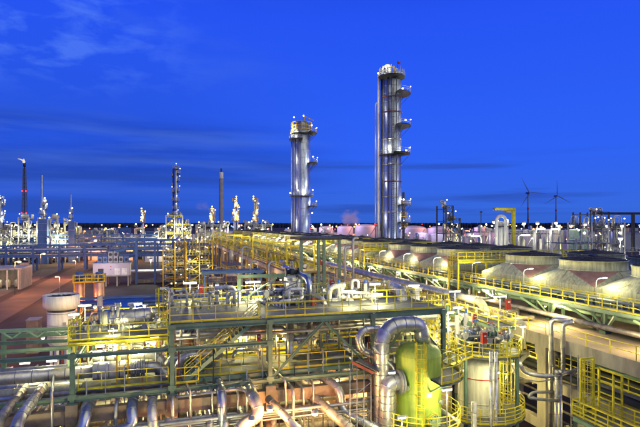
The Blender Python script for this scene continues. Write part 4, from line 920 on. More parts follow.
MB().bar((c0_.x - .5, c0_.y + .55, zf + 4.2), (c0_.x + .7, c0_.y + .55, zf + 4.2), .12).build('beam', 'yellow_paint', cgp)
for x, y in ((c0_.x - .8, 25), (c0_.x + 1.4, 25), (c0_.x - .8, c0_.y + .8), (c0_.x + 1.4, c0_.y + .8)): MB().ibeam((x, y, 0), (x, y, zf - .13), .2, .2).build('column', 'green_steel', cgp)
cgq = thing('inner_platform', 'yellow railed gallery inside the concrete table behind the caged ladder', 'platform', (34.9, 20, 10.6))
MB().bb(35.2, 36.7, 16, 42.5, 10.52, 10.6).build('deck', 'grating', cgq); railing(cgq, [(35.2, 16, 10.6), (35.2, 42.5, 10.6), (36.7, 42.5, 10.6)], step=1.5, w=.07)

# ================================================================ RED BOXES
def redbox(label, px, py, Y, w=.45, h=.8, foot=None):
    p = pY(px, py, Y); t = thing('fire_box', label, 'fire box', p)
    MB().box(p, (w, .28, h)).build('box', 'red_paint', t); MB().box(p + Vector((0, -.15, 0)), (w * .82, .02, h * .84)).build('door', 'red_paint', t); MB().box(p + Vector((w * .3, -.17, 0)), (.04, .03, .12)).build('handle', 'galvanised', t)
    MB().box(p + Vector((0, -.163, h * .22)), (w * .5, .008, h * .12)).build('white_notice', 'white_paint', t)
    MB().tube([(p.x, p.y + .18, foot if foot is not None else p.z - h), (p.x, p.y + .18, p.z + h * .3)], .04, 6).build('post', 'galvanised', t)
redbox('red fire box at the back rail of the upper deck left of the portal', 201, 289, 44.6, .45, .75, ZD1)
redbox('red fire box standing by the foot of the blue grey pipe', 313.5, 303, 41.4, .42, .85, ZD1)
redbox('red fire box behind the left bend of the white header', 332, 284, 45.0, .4, .7, ZD1)
redbox('red fire box on the rail among the valves of the octagonal platform', 484, 338, 39.9, .42, .85, 13.3)
redbox('smaller red fire box further back left of the octagonal platform', 474.5, 318, 46, .45, .8, 13)
redbox('big red fire box on the walkway rail below the air cooler walkway', 508, 304, 47, .5, .95, 15.2)
redbox('small red fire box on the cooler walkway at the far left', 322, 262, 105, .8, 1.3, 13.8)
redbox('red fire box inside the frame above the low deck', 258.6, 338, 36.2, .28, .55, 13.6)

# ================================================================ TUBE LAMPS
def TL(label, px, py, Y, L_=1.5, pole=None, power=170, off=0.0, ang=17, col=WARM): tube_lamp(label, pY(px, py, Y), -ang if False else 0, L_, pole, power, col, poleoff=off)
TL('glowing tube lamp over the far end of the upper deck, beside the red box', 190, 282.5, 46, 1.25, ZD1, 230)
TL('glowing tube lamp hanging inside the green portal frame', 254.5, 281.5, 44.5, 1.1, ZD1, 230)
TL('glowing tube lamp to the right of the flared tank', 85, 305, 46, 1.1, 12.5, 200)
TL('glowing tube lamp above the shiny exchanger', 135, 303.5, 41.5, 1.15, ZD2, 230)
TL('glowing tube lamp in front of the flared tank head', 74, 314, 43, .9, 12.5, 160)
TL('tube lamp above the white header on the upper deck', 349, 290.5, 41, 1.1, ZD1, 90)
TL('upper of two tube lamps left of the bent silver pipe', 375, 283.5, 42, 1.0, ZD1, 90)
TL('lower of two tube lamps left of the bent silver pipe', 378, 294.5, 42, .9, None, 60)
TL('tube lamp over the steaming white neck', 414, 285, 46, 1.1, 14, 110)
TL('tube lamp on a pole left of the green capped vent', 448, 312, 41, 1.15, 10, 230)
TL('tube lamp above the landing stair', 458, 307, 47, 1.0, 13, 180)
TL('tube lamp between the two vessels', 459, 370, 38, .8, 9, 70)
TL('low added fill lamp on the ring platform in front of the green vessel', 402, 417, 32.2, .6, 9.9, 40)  # fill lamp added to brighten the front of the vessel
TL('small added fill lamp on the scaffold lighting the left flank of the green vessel', 392, 372, 32.4, .5, None, 38)  # added fill that lifts the dark left side of the vessel
TL('added fill lamp on a short post in front of the shiny exchanger', 113, 330, 37.6, .7, 13, 90)  # lamp added so the front of the exchanger catches light
TL('tube lamp lighting the green vessel from the right', 447, 389, 33.4, .75, 9.9, 85)
TL('long tube lamp above the cream pipe', 455, 291, 55, 1.4, 13.8, 170)
TL('long tube lamp under the air cooler walkway', 500, 296, 50, 1.5, 13.8, 190)
TL('tilted lamp at the right corner of the octagonal platform', 523, 326, 42, .55, 13.3, 150)
TL('lamp fixed to the white vessel ladder', 497, 372, 39.3, .5, None, 35)
TL('tube lamp in the pipework under the exchanger deck', 116, 344, 38.6, 1.2, None, 60)
TL('short lamp deep in the pipework under the exchanger deck', 100, 346, 40, .7, None, 50)
TL('long lamp shining down on the upper deck by the portal', 236, 295, 43.0, .9, None, 55)
for px, py, lab, pw in ((217, 285, 'round bulb lamp on top of the white stand pipe', 50), (247, 282, 'round bulb lamp right of the portal column', 40), (242, 336, 'round bulb lamp under the upper deck by the brace', 60), (43, 338, 'bulb lamp behind the green truss', 50), (148, 345, 'bulb lamp deep under the exchanger deck', 60), (2, 372, 'bulb lamp at the left picture edge', 50)):
    bulb_lamp(lab, pY(px, py, 41.5), 'white_glow', .14, pw, WARM)
for px, py, Y, lab, pw in ((315, 413, 33.2, 'orange sodium bulb lamp between pipes at the bottom centre', 170), (270, 409, 32.6, 'orange bulb lamp beside the S bend', 170), (252, 420, 31.8, 'orange bulb lamp under the S bend', 170), (168, 422, 33, 'orange bulb lamp at the bottom left of the column', 130), (138, 304, 52, 'amber lamp behind the exchanger', 90), (158, 305, 54, 'amber lamp behind the yellow ladder tower', 90), (95, 307, 52, 'amber lamp behind the blue roofed shed', 90), (72, 300, 60, 'amber lamp behind the flared tank', 90)):
    bulb_lamp(lab, pY(px, py, Y), 'amber_glow', .17 if py < 400 else .22, pw, ORG)
# hidden-depth working lamps between the decks
random.seed(33)
for i in range(22):
    x = -4.5 + i * 1.25; y = random.uniform(39, 45); z = random.choice((14.6, 16.5, 12.0, 9.5)) if x > .5 else random.choice((14.8, 12.0, 9.5))
    bulb_lamp('small bulb lamp glimmering between the pipes inside the frame', (x, y, z), random.choice(('white_glow', 'amber_glow')), .09, 75, random.choice((WARM, YEL, YEL, ORG)), group='small lamps inside the frame')
for i in range(10):
    bulb_lamp('small bulb lamp in the pipework around the two vessels', pY(430 + i * 10, 340 + (i * 37) % 70, 45 + (i % 3) * 3), 'white_glow', .1, 90, YEL, group='small lamps around the two vessels')
for i, (x, y, z) in enumerate(((-4.6, 38.6, 15.0), (-2.2, 38.2, 14.9), (-.8, 41.5, 15.1), (-4.8, 43.5, 14.9), (-7.5, 38.5, 14.6), (-9.5, 40, 14.2))): tube_lamp(f'{nth(i)} short added fill lamp hung beneath the exchanger deck', (x, y, z), 0, .7, None, 75 if i < 2 else 24, WARM, 'added fill lamps beneath the exchanger deck')  # added lamps that brighten the left bay and its white pipe
# extra ladders and frames at the left
lt = thing('ladder_tower', 'yellow caged ladder tower at the right end of the exchanger deck', 'ladder', (-.1, 44.5, ZD2)); lx = pY(165, 320, 43).x
ladder(lt, (lx, 43.2, ZD2 - 2.5), 5.6, 200, cage=True, c0=2.8, w=.6)
for s in (-.5, .6): MB().bar((lx + s, 43.5, 12.5), (lx + s, 43.5, ZD2 + 3.1), .14).build('post', 'yellow_paint', lt)
lt2 = thing('ladder_tower', 'yellow caged ladder at the left end of the exchanger deck beside the flared tank', 'ladder', (-6.9, 38.8, 13)); lx = pY(80, 350, 36.8)
ladder(lt2, (lx.x, lx.y, 13.0), 4.0, 190, cage=True, c0=1.6, w=.55)
for s in (-.45, .5): MB().bar((lx.x + s, lx.y + .2, 12.5), (lx.x + s, lx.y + .2, 17.0), .12).build('post', 'yellow_paint', lt2)
ob = thing('valve_stand', 'small orange yellow frame standing over the valves right of the white pipe section', 'steel frame', (-2.6, 37.2, 13)); q0, q1 = pv(117, 372, 37.0), pv(128, 350, 37.0)
for x in (q0.x, q1.x):
    for y in (37.0, 38.6): MB().bar((x, y, 13.0), (x, y, q1.z), .11).build('post', 'ochre_paint', ob)
for y in (37.0, 38.6):
    for z in (q1.z, q0.z + .3): MB().bar((q0.x, y, z), (q1.x, y, z), .1).build('beam', 'ochre_paint', ob)
random.seed(61)
for i in range(10): gauge_post('instrument stand on the exchanger deck', (-6.2 + i * .62, 39.7 + (i % 4) * 1.5, ZD2), 1.0 + (i % 3) * .2, group='instrument stands on the exchanger deck')
for i in range(8): valve('valve beside the shiny exchanger', (-6.0 + i * .75, 40.4 + (i % 3) * 1.6, ZD2 + .7), .9, group='valves beside the shiny exchanger', ang=(i * 45) % 180)
for i in range(16): gauge_post('instrument stand on the upper deck', (1.2 + i * 1.3, random.uniform(38.5, 45), ZD1), 1.0 + (i % 3) * .15, group='instrument stands on the upper deck')
for i in range(12):
    x = random.uniform(1, 21); y = random.uniform(39, 45); k = random.uniform(.6, 1.5) * random.choice((-1, 1)); z = ZD1 + random.uniform(.5, 1.5)
    pipe('thin silver pipe looping over the upper deck', [(x, y, ZD1), (x, y, z), (x + k, y, z), (x + k, y + .6, z), (x + k, y + .6, ZD1)], random.choice((.06, .09, .12)), random.choice(('cladding', 'white_paint')), band=0, seg=8, bend=.2, group='thin pipes looping over the upper deck', name='conduit', cat='conduit')  # pipe loops; conduit is only the name they are sorted under
for i in range(14):
    a0 = pY(random.uniform(385, 530), random.uniform(300, 345), random.uniform(46, 60)); l = random.uniform(2, 5)
    pipe('slanting clad pipe in the crowded area right of the upper deck', [(a0.x, a0.y, a0.z - 3), a0, (a0.x + l * random.choice((-1, 1)), a0.y, a0.z), (a0.x + l * .4, a0.y + 4, a0.z - 1)], random.choice((.1, .16, .24)), random.choice(('cladding', 'cream_paint', 'cladding_dull')), band=0, seg=8, bend=.4, group='slanting pipes right of the upper deck')
for i in range(5):
    a0 = pY(400 + i * 26, 320 + (i % 3) * 14, 50 + (i % 2) * 4); z = a0.z; t = thing('access_stage', f'{nth(i)} small yellow railed stage from the left in the pipework right of the upper deck', 'platform', (a0.x, a0.y, z))
    MB().bb(a0.x - 1.2, a0.x + 1.6, a0.y, a0.y + 1.6, z - .08, z).build('deck', 'grating', t); railing(t, [(a0.x - 1.2, a0.y, z), (a0.x + 1.6, a0.y, z), (a0.x + 1.6, a0.y + 1.6, z), (a0.x - 1.2, a0.y + 1.6, z)], step=1.3, closed=True)
    for dx in (-1.1, 1.5): MB().ibeam((a0.x + dx, a0.y + .8, 0), (a0.x + dx, a0.y + .8, z - .09), .16, .16).build('column', 'green_steel', t)
    if i % 2: ladder(t, (a0.x - 1.0, a0.y - .3, z - 3), 4.1, -100, cage=True, c0=2.0)
random.seed(71)
for i in range(26):
    y = 50 + i * 3.1; valve('valve in the line along the slab below the cooler walkway', (random.uniform(34.6, 36.6), y, ZT + .45), 1.2, group='valves along the slab', ang=random.choice((0, 90)), m=random.choice(('galvanised', 'green_steel')))
for i in range(12):
    y = 50 + i * 5.4; z = ZT + random.uniform(.6, 1.6); x = random.uniform(34.4, 35.4)
    pipe('bent pipe rising from the slab to the coolers', [(x, y, ZT), (x, y, z), (x + 2.4, y + .6, z), (x + 2.4, y + .6, z + 1)], random.choice((.09, .14)), random.choice(('cladding', 'galvanised')), band=0, seg=8, bend=.3, group='bent pipes on the slab')
for i in range(9): tube_lamp('tube lamp hung along the front of the cooler walkway', (37.2, 40 + i * 12, 15.95), 90, 1.1, None, 120, (1, .78, .38), 'tube lamps under the cooler walkway')
# lamp posts on the cooler walkway
for i in range(20):
    y = 36.0 + 9.6 * i; x = UW + .05
    t = thing('walkway_lamp', f"{'curved' if i == 0 else 'slim'} lamp post on the cooler walkway, " + (ORD[i] + ' from the camera' if i < 9 else 'one of the far small ones'), 'lamp', (x, y, ZW), 'lamp posts on the cooler walkway')
    MB().tube(fillet([(x, y, ZW), (x, y, ZW + 2.6), (x + .75, y - .1, ZW + 2.75)], .3, 4), .045, 6).build('pole', 'galvanised', t)
    MB().box((x + .8, y - .1, ZW + 2.72), (.6, .28, .1)).build('lamp_head', 'grey_box', t); MB().box((x + .8, y - .1, ZW + 2.655), (.5, .22, .03)).build('glowing_pane', 'tube_glow', t)
    light((x + .8, y - .3, ZW + 2.3), 80 if i < 8 else 150, (0.98, .88, .50), .25, t)
# lamps shining beneath the hoods and over the slab
for i in range(12): bulb_lamp('lamp under the cooler walkway shining on the concrete slab', (36.2, 30 + i * 11, 15.8), 'amber_glow', .12, 150, (1, .74, .36), group='lamps under the cooler walkway', lit=i < 7)
for i, (x, y, z) in enumerate(((36, 33, 9), (40, 44, 12), (36, 52, 8), (45, 36, 8.5), (36, 24, 6))): bulb_lamp('dim bulb lamp inside the concrete table', (x, y, z), 'amber_glow', .1, 90, YEL, group='dim lamps inside the concrete table')
for i, x in enumerate((-15, -9, -3, 3, 9, 14, 20)): tube_lamp(f'{nth(i)} added fill lamp from the left on an unseen post below the concrete rack', (x, 31.2 - (i > 4) * 3, 10.3), 0, 1.4, 0, 120 if i < 5 else 110, WARM if i % 2 else YEL, 'added fill lamps below the concrete rack')  # added below the view to light the camera-facing sides of the frame
wk4 = thing('steel_walkway', 'yellow railed catwalk behind the white vessel, inner one beside the landing', 'walkway', (23.2, 46, 0))
deck(22.6, 24.1, 51, 76, 15.0, 'grating', 1.5, 2.5, n='grating', par=wk4)
for x in (22.6, 24.1): MB().ibeam((x, 51, 14.8), (x, 76, 14.8), .14, .26).build('beam', 'green_light', wk4); railing(wk4, [(x, 51, 15.0), (x, 76, 15.0)], step=1.5)
for y in (52, 60, 68, 75):
    for x in (22.7, 24.0): MB().ibeam((x, y, 0), (x, y, 14.67), .2, .2).build('column', 'green_steel', wk4)
wk5 = thing('steel_walkway', 'lower yellow railed catwalk crossing behind the two vessels', 'walkway', (18, 47.5, 0))
deck(16, 32, 47.2, 48.7, 12.6, 'grating', 2, 1.5, n='grating', par=wk5)
for y in (47.2, 48.7): railing(wk5, [(16, y, 12.6), (32, y, 12.6)], step=1.5)
for x in (17, 24, 31): MB().ibeam((x, 48, 0), (x, 48, 12.54), .2, .2).build('column', 'green_steel', wk5)
LK = 1.0
# ================================================================ MIDDLE GROUND, LEFT
# white tank with a flared head
fc = pY(61.5, 300, 56.0); ft = thing('flared_tank', 'white upright tank with a wider drum shaped head and dark open top', 'tank', (fc.x, fc.y, 9.5))
def zz(py, Y): return H - (py - 224) * Y / F
z_t = zz(294.5, 56); z_l = zz(305, 56); z_n = zz(308.5, 56)
MB().lathe((fc.x, fc.y, 0), [(1.55, z_n), (1.75, z_n + .15), (1.86, z_l), (1.86, z_t), (1.74, z_t), (1.74, z_t - .35), (.02, z_t - .3)], 40).build('head', 'white_paint', ft)
MB().lathe((fc.x, fc.y, z_t - .29), [(1.7, 0), (.02, .12)], 32).build('head_cover', 'blue_steel', ft)
MB().lathe((fc.x, fc.y, 0), [(1.42, z_n - .25), (1.42, z_n + .02)], 36).build('neck', 'dark_steel', ft)
MB().lathe((fc.x, fc.y, 0), [(1.1, 10.4), (1.45, 10.9), (1.45, z_n - .25), (1.30, z_n - .22)], 40).build('shell', 'white_paint', ft)
for k in range(3): MB().lathe((fc.x, fc.y, 11.6 + k * 1.25), [(1.45, -.02), (1.475, -.02), (1.475, .03), (1.45, .03)], 36).build('cladding_band', 'band_metal', ft)
for k in range(6): a = 2 * PI * k / 6 + .3; MB().cyl((fc.x + 1.0 * math.cos(a), fc.y + 1.0 * math.sin(a)), .16, 0, 10.9, 8).build('leg', 'white_paint', ft)
MB().box((fc.x + .55, fc.y - 1.44, 13.0), (.35, .1, .45)).build('name_plate', 'grey_box', ft)
for k in range(16): a = 2 * PI * k / 16; MB().bar((fc.x + .3 * math.cos(a), fc.y + .3 * math.sin(a), z_t - .12), (fc.x + 1.7 * math.cos(a), fc.y + 1.7 * math.sin(a), z_t - .2), .05).build('cover_rib', 'dark_steel', ft)
# blue roofed shed
sc0 = pY(100, 314, 74); sc1 = pY(136, 314, 74); zl, zh = zz(315.5, 74), zz(304.5, 81)
sh = thing('shed', 'shed with a bright blue ribbed roof behind the shiny exchanger', 'shed', (sc0.x, sc0.y, 0))
x0, x1, y0, y1 = sc0.x + .4, sc0.x + 5.5, sc0.y - .5, sc0.y + 8
for a, b, c, d in ((x0, x0 + .15, y0, y1), (x1 - .15, x1, y0, y1), (x0 + .15, x1 - .15, y0, y0 + .15), (x0 + .15, x1 - .15, y1 - .15, y1)): MB().bb(a, b, c, d, 0, zl - .05).build('wall', 'white_paint', sh)
n = 18
for k in range(n):
    xa = x0 - .3 + (x1 - x0 + .6) * k / n; w_ = (x1 - x0 + .6) / n
    m = MB().add([(xa, y0 - .4, zl), (xa + w_ * .98, y0 - .4, zl), (xa + w_ * .98, y1, zh + .9), (xa, y1, zh + .9), (xa, y0 - .4, zl + .05), (xa + w_ * .98, y0 - .4, zl + .05), (xa + w_ * .98, y1, zh + .95), (xa, y1, zh + .95)], [(0, 3, 2, 1), (4, 5, 6, 7), (0, 1, 5, 4), (1, 2, 6, 5), (2, 3, 7, 6), (3, 0, 4, 7)])
    m.bar((xa + w_ * .5, y0 - .4, zl + .09), (xa + w_ * .5, y1, zh + .99), .09); m.build('roof_panel', 'blue_paint', sh)
pipe('upright grey duct with a red rim at the left corner of the blue roofed shed', [pY(100, 330, 60), pY(100, 296, 60)], .3, 'grey_box', band=0, seg=12)

# low blue pipe bridge with orange lit things below, in front of the yard
yb2 = 86
pb_ = thing('pipe_bridge', 'low blue pipe bridge spanning behind the exchanger and the upper deck', 'pipe bridge', (-36, yb2, 0))
zb = zz(298, 88)
for dy, z in ((0, zb), (3, zb), (1.5, zb + 1.1)): MB().ibeam((-14, yb2 + dy, z), (30, yb2 + dy, z), .3, .4).build('beam', 'blue_steel', pb_)
for x in range(-13, 30, 7):
    for dy in (0, 3): MB().ibeam((x, yb2 + dy, 0), (x, yb2 + dy, zb - .2), .3, .3).build('column', 'green_steel', pb_)
    MB().ibeam((x, yb2 + .2, zb - .35), (x, yb2 + 2.8, zb - .35), .25, .3).build('cross_beam', 'blue_steel', pb_)
for i in range(5): pipe(f'{ORD[i]} blue grey pipe from the front on the low pipe bridge', [(-14, yb2 + .4 + i * .6, zb + .4), (30, yb2 + .4 + i * .6, zb + .4)], .2, random.choice(('cladding_blue', 'blue_steel')), band=0, seg=8, group='pipes on the low pipe bridge')
random.seed(41)
for i in range(20):
    px = 66 + i * 10.4 + random.uniform(-2, 2); Y = random.uniform(60, 80); p = pY(px, 300, Y); top = pY(px, random.uniform(303, 316), Y).z
    pipe('upright pipe in the orange lit machinery below the low pipe bridge', [(p.x, p.y, 0), (p.x, p.y, top), (p.x + random.choice((-2, 2)), p.y, top), (p.x + random.choice((-2, 2)), p.y, top - 4)], random.choice((.15, .22, .3)), random.choice(('cladding', 'brass', 'cladding_dull')), band=0, seg=8, bend=.5, group='pipes in the orange lit machinery')
for i in range(12):
    p = pY(70 + i * 17, 320 + (i % 3) * 4, 66 + (i % 4) * 4); bulb_lamp('orange lamp in the machinery below the low pipe bridge', p, 'orange_glow' if i % 3 else 'white_glow', .2, 420, ORG if i % 3 else WARM, group='lamps in the orange lit machinery')
MACH = []
for i in range(9):
    p = pY(70 + i * 22, 330, 70 + (i % 3) * 5); drum('clad vessel standing in the orange lit machinery', (p.x, p.y, 0), 1.1 + (i % 3) * .3, p.z + 1.5 + (i % 2), random.choice(('cladding', 'cladding_dull', 'brass')), legs=True, group='vessels in the orange lit machinery')

# two brass lit vessels with yellow platform
for i, px in enumerate((79.5, 99)):
    Y = 106; p = pY(px, 290, Y); r = 1.05; t = thing('coppery_vessel', ('left' if i == 0 else 'right') + ' of two coppery upright vessels below the small yellow platform', 'vessel', (p.x, p.y, 0))
    MB().lathe((p.x, p.y, 0), [(r, 1), (r, zz(283, Y)), (r * .9, zz(282, Y)), (.05, zz(281.5, Y))], 24).build('shell', 'brass', t); MB().cyl((p.x, p.y), r * .8, 0, 1, 16).build('skirt', 'concrete', t)
    for k in range(4): MB().lathe((p.x, p.y, 3 + k * 2), [(r, -.05), (r + .06, -.05), (r + .06, .05), (r, .05)], 20).build('cladding_band', 'band_metal', t)
    MB().cyl((p.x, p.y), .7, zz(281.5, Y), zz(272, Y), 14).build('head', 'blue_steel', t)
    light((p.x + .6, p.y - 3.5, 9), 520, ORG, .4, t)
p0 = pY(74, 282, 105); p1 = pY(104, 282, 105); yp = thing('yellow_platform', 'small yellow railed platform on top of the two coppery vessels', 'platform', (p0.x, p0.y, 0))
MB().bb(p0.x, p1.x, p0.y - 1.2, p0.y + 1.4, p0.z - .15, p0.z).build('deck', 'ochre_paint', yp)
railing(yp, [(p0.x, p0.y - 1.2, p0.z), (p1.x, p0.y - 1.2, p0.z), (p1.x, p0.y + 1.4, p0.z), (p0.x, p0.y + 1.4, p0.z)], h=1.5, step=1.2, w=.14, closed=True)
for x in (p0.x + .2, p1.x - .2): MB().bb(x - .12, x + .12, p0.y - 1, p0.y - .76, 0, p0.z - .16).build('leg', 'ochre_paint', yp)

# electrical building on legs with air conditioners
Y = 190; e0 = pY(93, 280, Y); e1_ = pY(124, 280, Y); zb_, zt_ = zz(277, Y), zz(264, Y)
eb = thing('switch_building', 'pale electrical building on legs with grey air conditioners on its roof', 'building', (e0.x, e0.y, 0))
MB().bb(e0.x, e0.x + 13.0, e0.y, e0.y + 10, zb_, zt_).build('wall', 'tank_white', eb); MB().bb(e0.x - .3, e0.x + 13.3, e0.y - .3, e0.y + 10.3, zt_, zt_ + .3).build('roof', 'grey_box', eb)
MB().bb(e0.x - .1, e0.x + 13.1, e0.y - .12, e0.y - .01, zb_, zb_ + .5).build('plinth_band', 'concrete', eb)
for x in (.5, 4.5, 8.5, 12.5):
    for y in (.5, 9.5): MB().bb(e0.x + x - .25, e0.x + x + .25, e0.y + y - .25, e0.y + y + .25, 0, zb_ - .01).build('leg', 'concrete', eb)
for k, x in enumerate((1.8, 7.6, 10.2)): dd = MB().bb(e0.x + x, e0.x + x + 1.9, e0.y - .08, e0.y - .01, zb_ + .55, zb_ + 3.1).build('door', 'white_paint' if k else 'dark_steel', eb); MB().bb(e0.x + x + 1.5, e0.x + x + 1.62, e0.y - .13, e0.y - .085, zb_ + 1.6, zb_ + 1.9).build('handle', 'dark_steel', dd)
for k in range(2): MB().bb(e0.x + 6, e0.x + 6.5, e0.y - .1, e0.y - .01, zb_ + 2.6 + k, zb_ + 2.9 + k).build('sign', 'red_paint', eb)
for k in range(6):
    ux = e0.x + 1.4 + k * 1.9; u = MB().bb(ux, ux + 1.6, e0.y + 1.5, e0.y + 4, zt_ + .32, zt_ + 2.6 + (2 if 2 <= k <= 3 else 0)).build('air_conditioner', 'grey_box' if 1 < k < 5 else 'blue_steel', eb)
    for z in (zt_ + 1.4, zt_ + 3.4)[:2 if 2 <= k <= 3 else 1]: MB().tube([(ux + .8, e0.y + 1.45, z), (ux + .8, e0.y + 1.52, z)], .6, 16).build('fan', 'dark_steel', u)
light((e0.x + 5, e0.y - 9, 9), 2600, (.85, .85, 1.0), .6)

# big blue pipe bridge across the left
VB = 285
bb_ = thing('blue_pipe_bridge', 'long blue steel pipe bridge spanning the road on the left', 'pipe bridge', (-60, VB, 0))
zl0, zl1, zl2 = 7.6, 10.4, 12.9
for dy in (0, 8):
    for z, h in ((zl0, 1.2), (zl1, .8), (zl2, .6)): MB().bb(-175, 13, VB + dy - .25, VB + dy + .25, z - h / 2, z + h / 2).build('beam', 'blue_steel', bb_)
for x in range(-172, 13, 12):
    for dy in (0, 8): MB().ibeam((x, VB + dy, 0), (x, VB + dy, zl2 - .3), .9, .9, .12).build('column', 'blue_steel', bb_)
    for z in (zl0, zl1): MB().ibeam((x, VB + .3, z - .2), (x, VB + 7.7, z - .2), .5, .6).build('cross_beam', 'blue_steel', bb_)
bh = MB()
for z in (zl0 + .6, zl2 + .3):
    for k in (1.1, .55): bh.bar((-175, VB - .25, z + k), (13, VB - .25, z + k), .14)
    for x in range(-175, 13, 3): bh.bb(x - .06, x + .06, VB - .31, VB - .19, z, z + 1.1)
bh.build('railing', 'blue_steel', bb_)
for i in range(6):
    for z in (zl0 + .8, zl1 + .7): pipe(f"{ORD[i]} blue grey pipe from the front on the {'lower' if z < 9 else 'upper'} level of the long blue bridge", [(-176, VB + .9 + i * 1.2, z), (13, VB + .9 + i * 1.2, z)], random.choice((.3, .42, .5)), random.choice(('cladding_blue', 'cladding_blue', 'blue_steel')), band=0, seg=8, group='pipes on the long blue pipe bridge')
b3 = thing('blue_pipe_bridge', 'second long blue pipe bridge farther back across the left', 'pipe bridge', (-60, 345, 0))
for z in (11.5, 14.5, 17.0): MB().bb(-210, -5, 344.7, 345.3, z - .4, z + .4).build('beam', 'blue_steel', b3)
for x in range(-208, -5, 13): MB().ibeam((x, 345.8, 0), (x, 345.8, 17.3), .8, .8, .12).build('column', 'blue_steel', b3)
for i in range(5): pipe(f'{nth(i)} pipe from the front on the second long blue bridge', [(-210, 346.3 + i * 1.1, 12.3 + (i % 2) * 3), (-5, 346.3 + i * 1.1, 12.3 + (i % 2) * 3)], .4, 'cladding_blue', band=0, seg=8, group='pipes on the second blue bridge')
b2 = thing('blue_pipe_bridge', 'shorter blue pipe bridge with angled end near the yellow ladder towers', 'pipe bridge', (-40, 215, 0))
for z, ya_ in ((14.5, 0), (11.2, 4), (17.5, 2)):
    a = uvof(112, 220); MB().bb(-12, 10, 212 + ya_ - .3, 212 + ya_ + .3, z - .45, z + .45).build('beam', 'blue_steel', b2); MB().bar((-12, 212 + ya_, z), (-18, 206 + ya_, z - 1), .6, .9).build('beam', 'blue_steel', b2)
for x in (-11, -4, 3, 9):
    for y in (212, 216): MB().ibeam((x, y, 0), (x, y, 17), .8, .8, .1).build('column', 'blue_steel', b2)

# street lamps along the road
for i, (px, pyt, pyb) in enumerate(((15, 262, 295), (40.5, 254, 280))):
    p = pz(px, pyb, 0); Yd = p.x * ST + p.y * CT; top = zz(pyt, Yd); t = thing('street_lamp', ('nearer' if i == 0 else 'farther') + ' tall street lamp with orange light beside the road', 'street lamp', p, 'street lamps by the road')
    MB().tube([p, (p.x, p.y, top), (p.x + 1.0, p.y, top + .3)], .12, 8).build('pole', 'galvanised', t)
    MB().lathe((p.x + 1.3, p.y, top), [(.02, -.35), (.5, -.2), (.6, 0), (.3, .3), (.02, .35)], 12).build('lamp_head', 'amber_glow', t)
    light((p.x + 1.3, p.y, top - 1.2), 9000, ORG, .5, t)
for k, (u, v) in enumerate(((-36, 110), (-50, 85), (-36.5, 235), (-36, 62), (-52, 330), (-30, 165))):
    t = thing('street_lamp', 'distant or hidden street lamp casting orange light on the road', 'street lamp', (u, v, 0), 'street lamps by the road edge')
    MB().tube([(u, v, 0), (u, v, 8.2), (u - .8, v, 8.5)], .1, 6).build('pole', 'galvanised', t); MB().lathe((u - 1, v, 8.3), [(.02, -.2), (.28, 0), (.02, .2)], 10).build('lamp_head', 'amber_glow', t)
    light((u - 1, v, 7.6), 9000, ORG, .5, t)
# block building and concrete pillars at left edge
lb = pz(4, 292, 0); gb = thing('pump_house', 'pale open sided pump house at the left picture edge beside the road', 'building', (lb.x, lb.y, 0))
gx, gy = lb.x - 12, lb.y + 6
MB().bb(gx, gx + 16, gy, gy + 16, 7.2, 7.8).build('roof', 'grey_box', gb); MB().bb(gx + 15.2, gx + 15.8, gy, gy + 16, 0, 7.19).build('wall', 'concrete', gb); MB().bb(gx, gx + 15.1, gy + 15.3, gy + 15.8, 0, 7.19).build('wall', 'concrete', gb)
for k in range(5): MB().bb(gx + .3 + k * 3.6, gx + .7 + k * 3.6, gy + .2, gy + .6, 0, 7.19).build('column', 'white_paint', gb)
for k in range(5): drum('pale pump pot in the pump house at the left edge', (gx + 2 + k * 2.8, gy + 5, 0), .8, 3.2, 'cream_paint', group='pots in the pump house')
light((gx + 7, gy + 3, 6.4), 1500, WHT, .5)
for k, px in enumerate((24.5, 28)): p = pz(px, 277 - k, 0); m = MB().bb(-1.6, 1.6, -1.2, 1.2, 0, 6.5 - k * 2).mesh('pillar', 'concrete'); o = bpy.data.objects.new('concrete_block', m); COL.objects.link(o); o.location = p; tag(o, ('taller', 'lower')[k] + ' pale concrete block beside the road', 'concrete block')
p = pz(29, 345, 0.0)
hut = thing('brick_hut', 'small brown hut beside the road just left of the flared tank', 'hut', (-33, 82, 0)); hp = pz(30, 344, 2.0)
hx, hy = pY(26, 340, 92).x, pY(26, 340, 92).y; hz = zz(321, 92)
for a, b, c, d in ((0, .2, 0, 3), (1.8, 2, 0, 3), (.2, 1.8, 0, .2), (.2, 1.8, 2.8, 3)): MB().bb(hx + a, hx + b, hy + c, hy + d, 0, hz).build('wall', 'concrete_warm', hut)
MB().bb(hx - .1, hx + 2.1, hy - .1, hy + 3.1, hz, hz + .15).build('roof', 'grey_box', hut)
# test bench like table with lamp in the yard
tp = pz(148, 283, 0); tt = thing('loading_table', 'low pale platform with a white lamp in the dark yard', 'platform', (tp.x, tp.y, 0))
MB().bb(tp.x - 7, tp.x + 7, tp.y, tp.y + 8, 4.6, 4.9).build('roof', 'white_paint', tt)
for x in (-6.7, 6.7):
    for y in (.3, 7.7): MB().bb(tp.x + x - .15, tp.x + x + .15, tp.y + y - .15, tp.y + y + .15, 0, 4.59).build('leg', 'white_paint', tt)
MB().bb(tp.x - 4, tp.x + 6, tp.y + 1, tp.y + 6, .9, 1.2).build('table_top', 'concrete', tt); MB().bb(tp.x - 4, tp.x + 6, tp.y + 1, tp.y + 6, 0, .89).build('base', 'concrete', tt)
bulb_lamp('white lamp on a mast over the low platform in the dark yard', (tp.x + 1, tp.y + 4, 9.2), 'cool_glow', .5, 4500, WHT, pole=4.9)
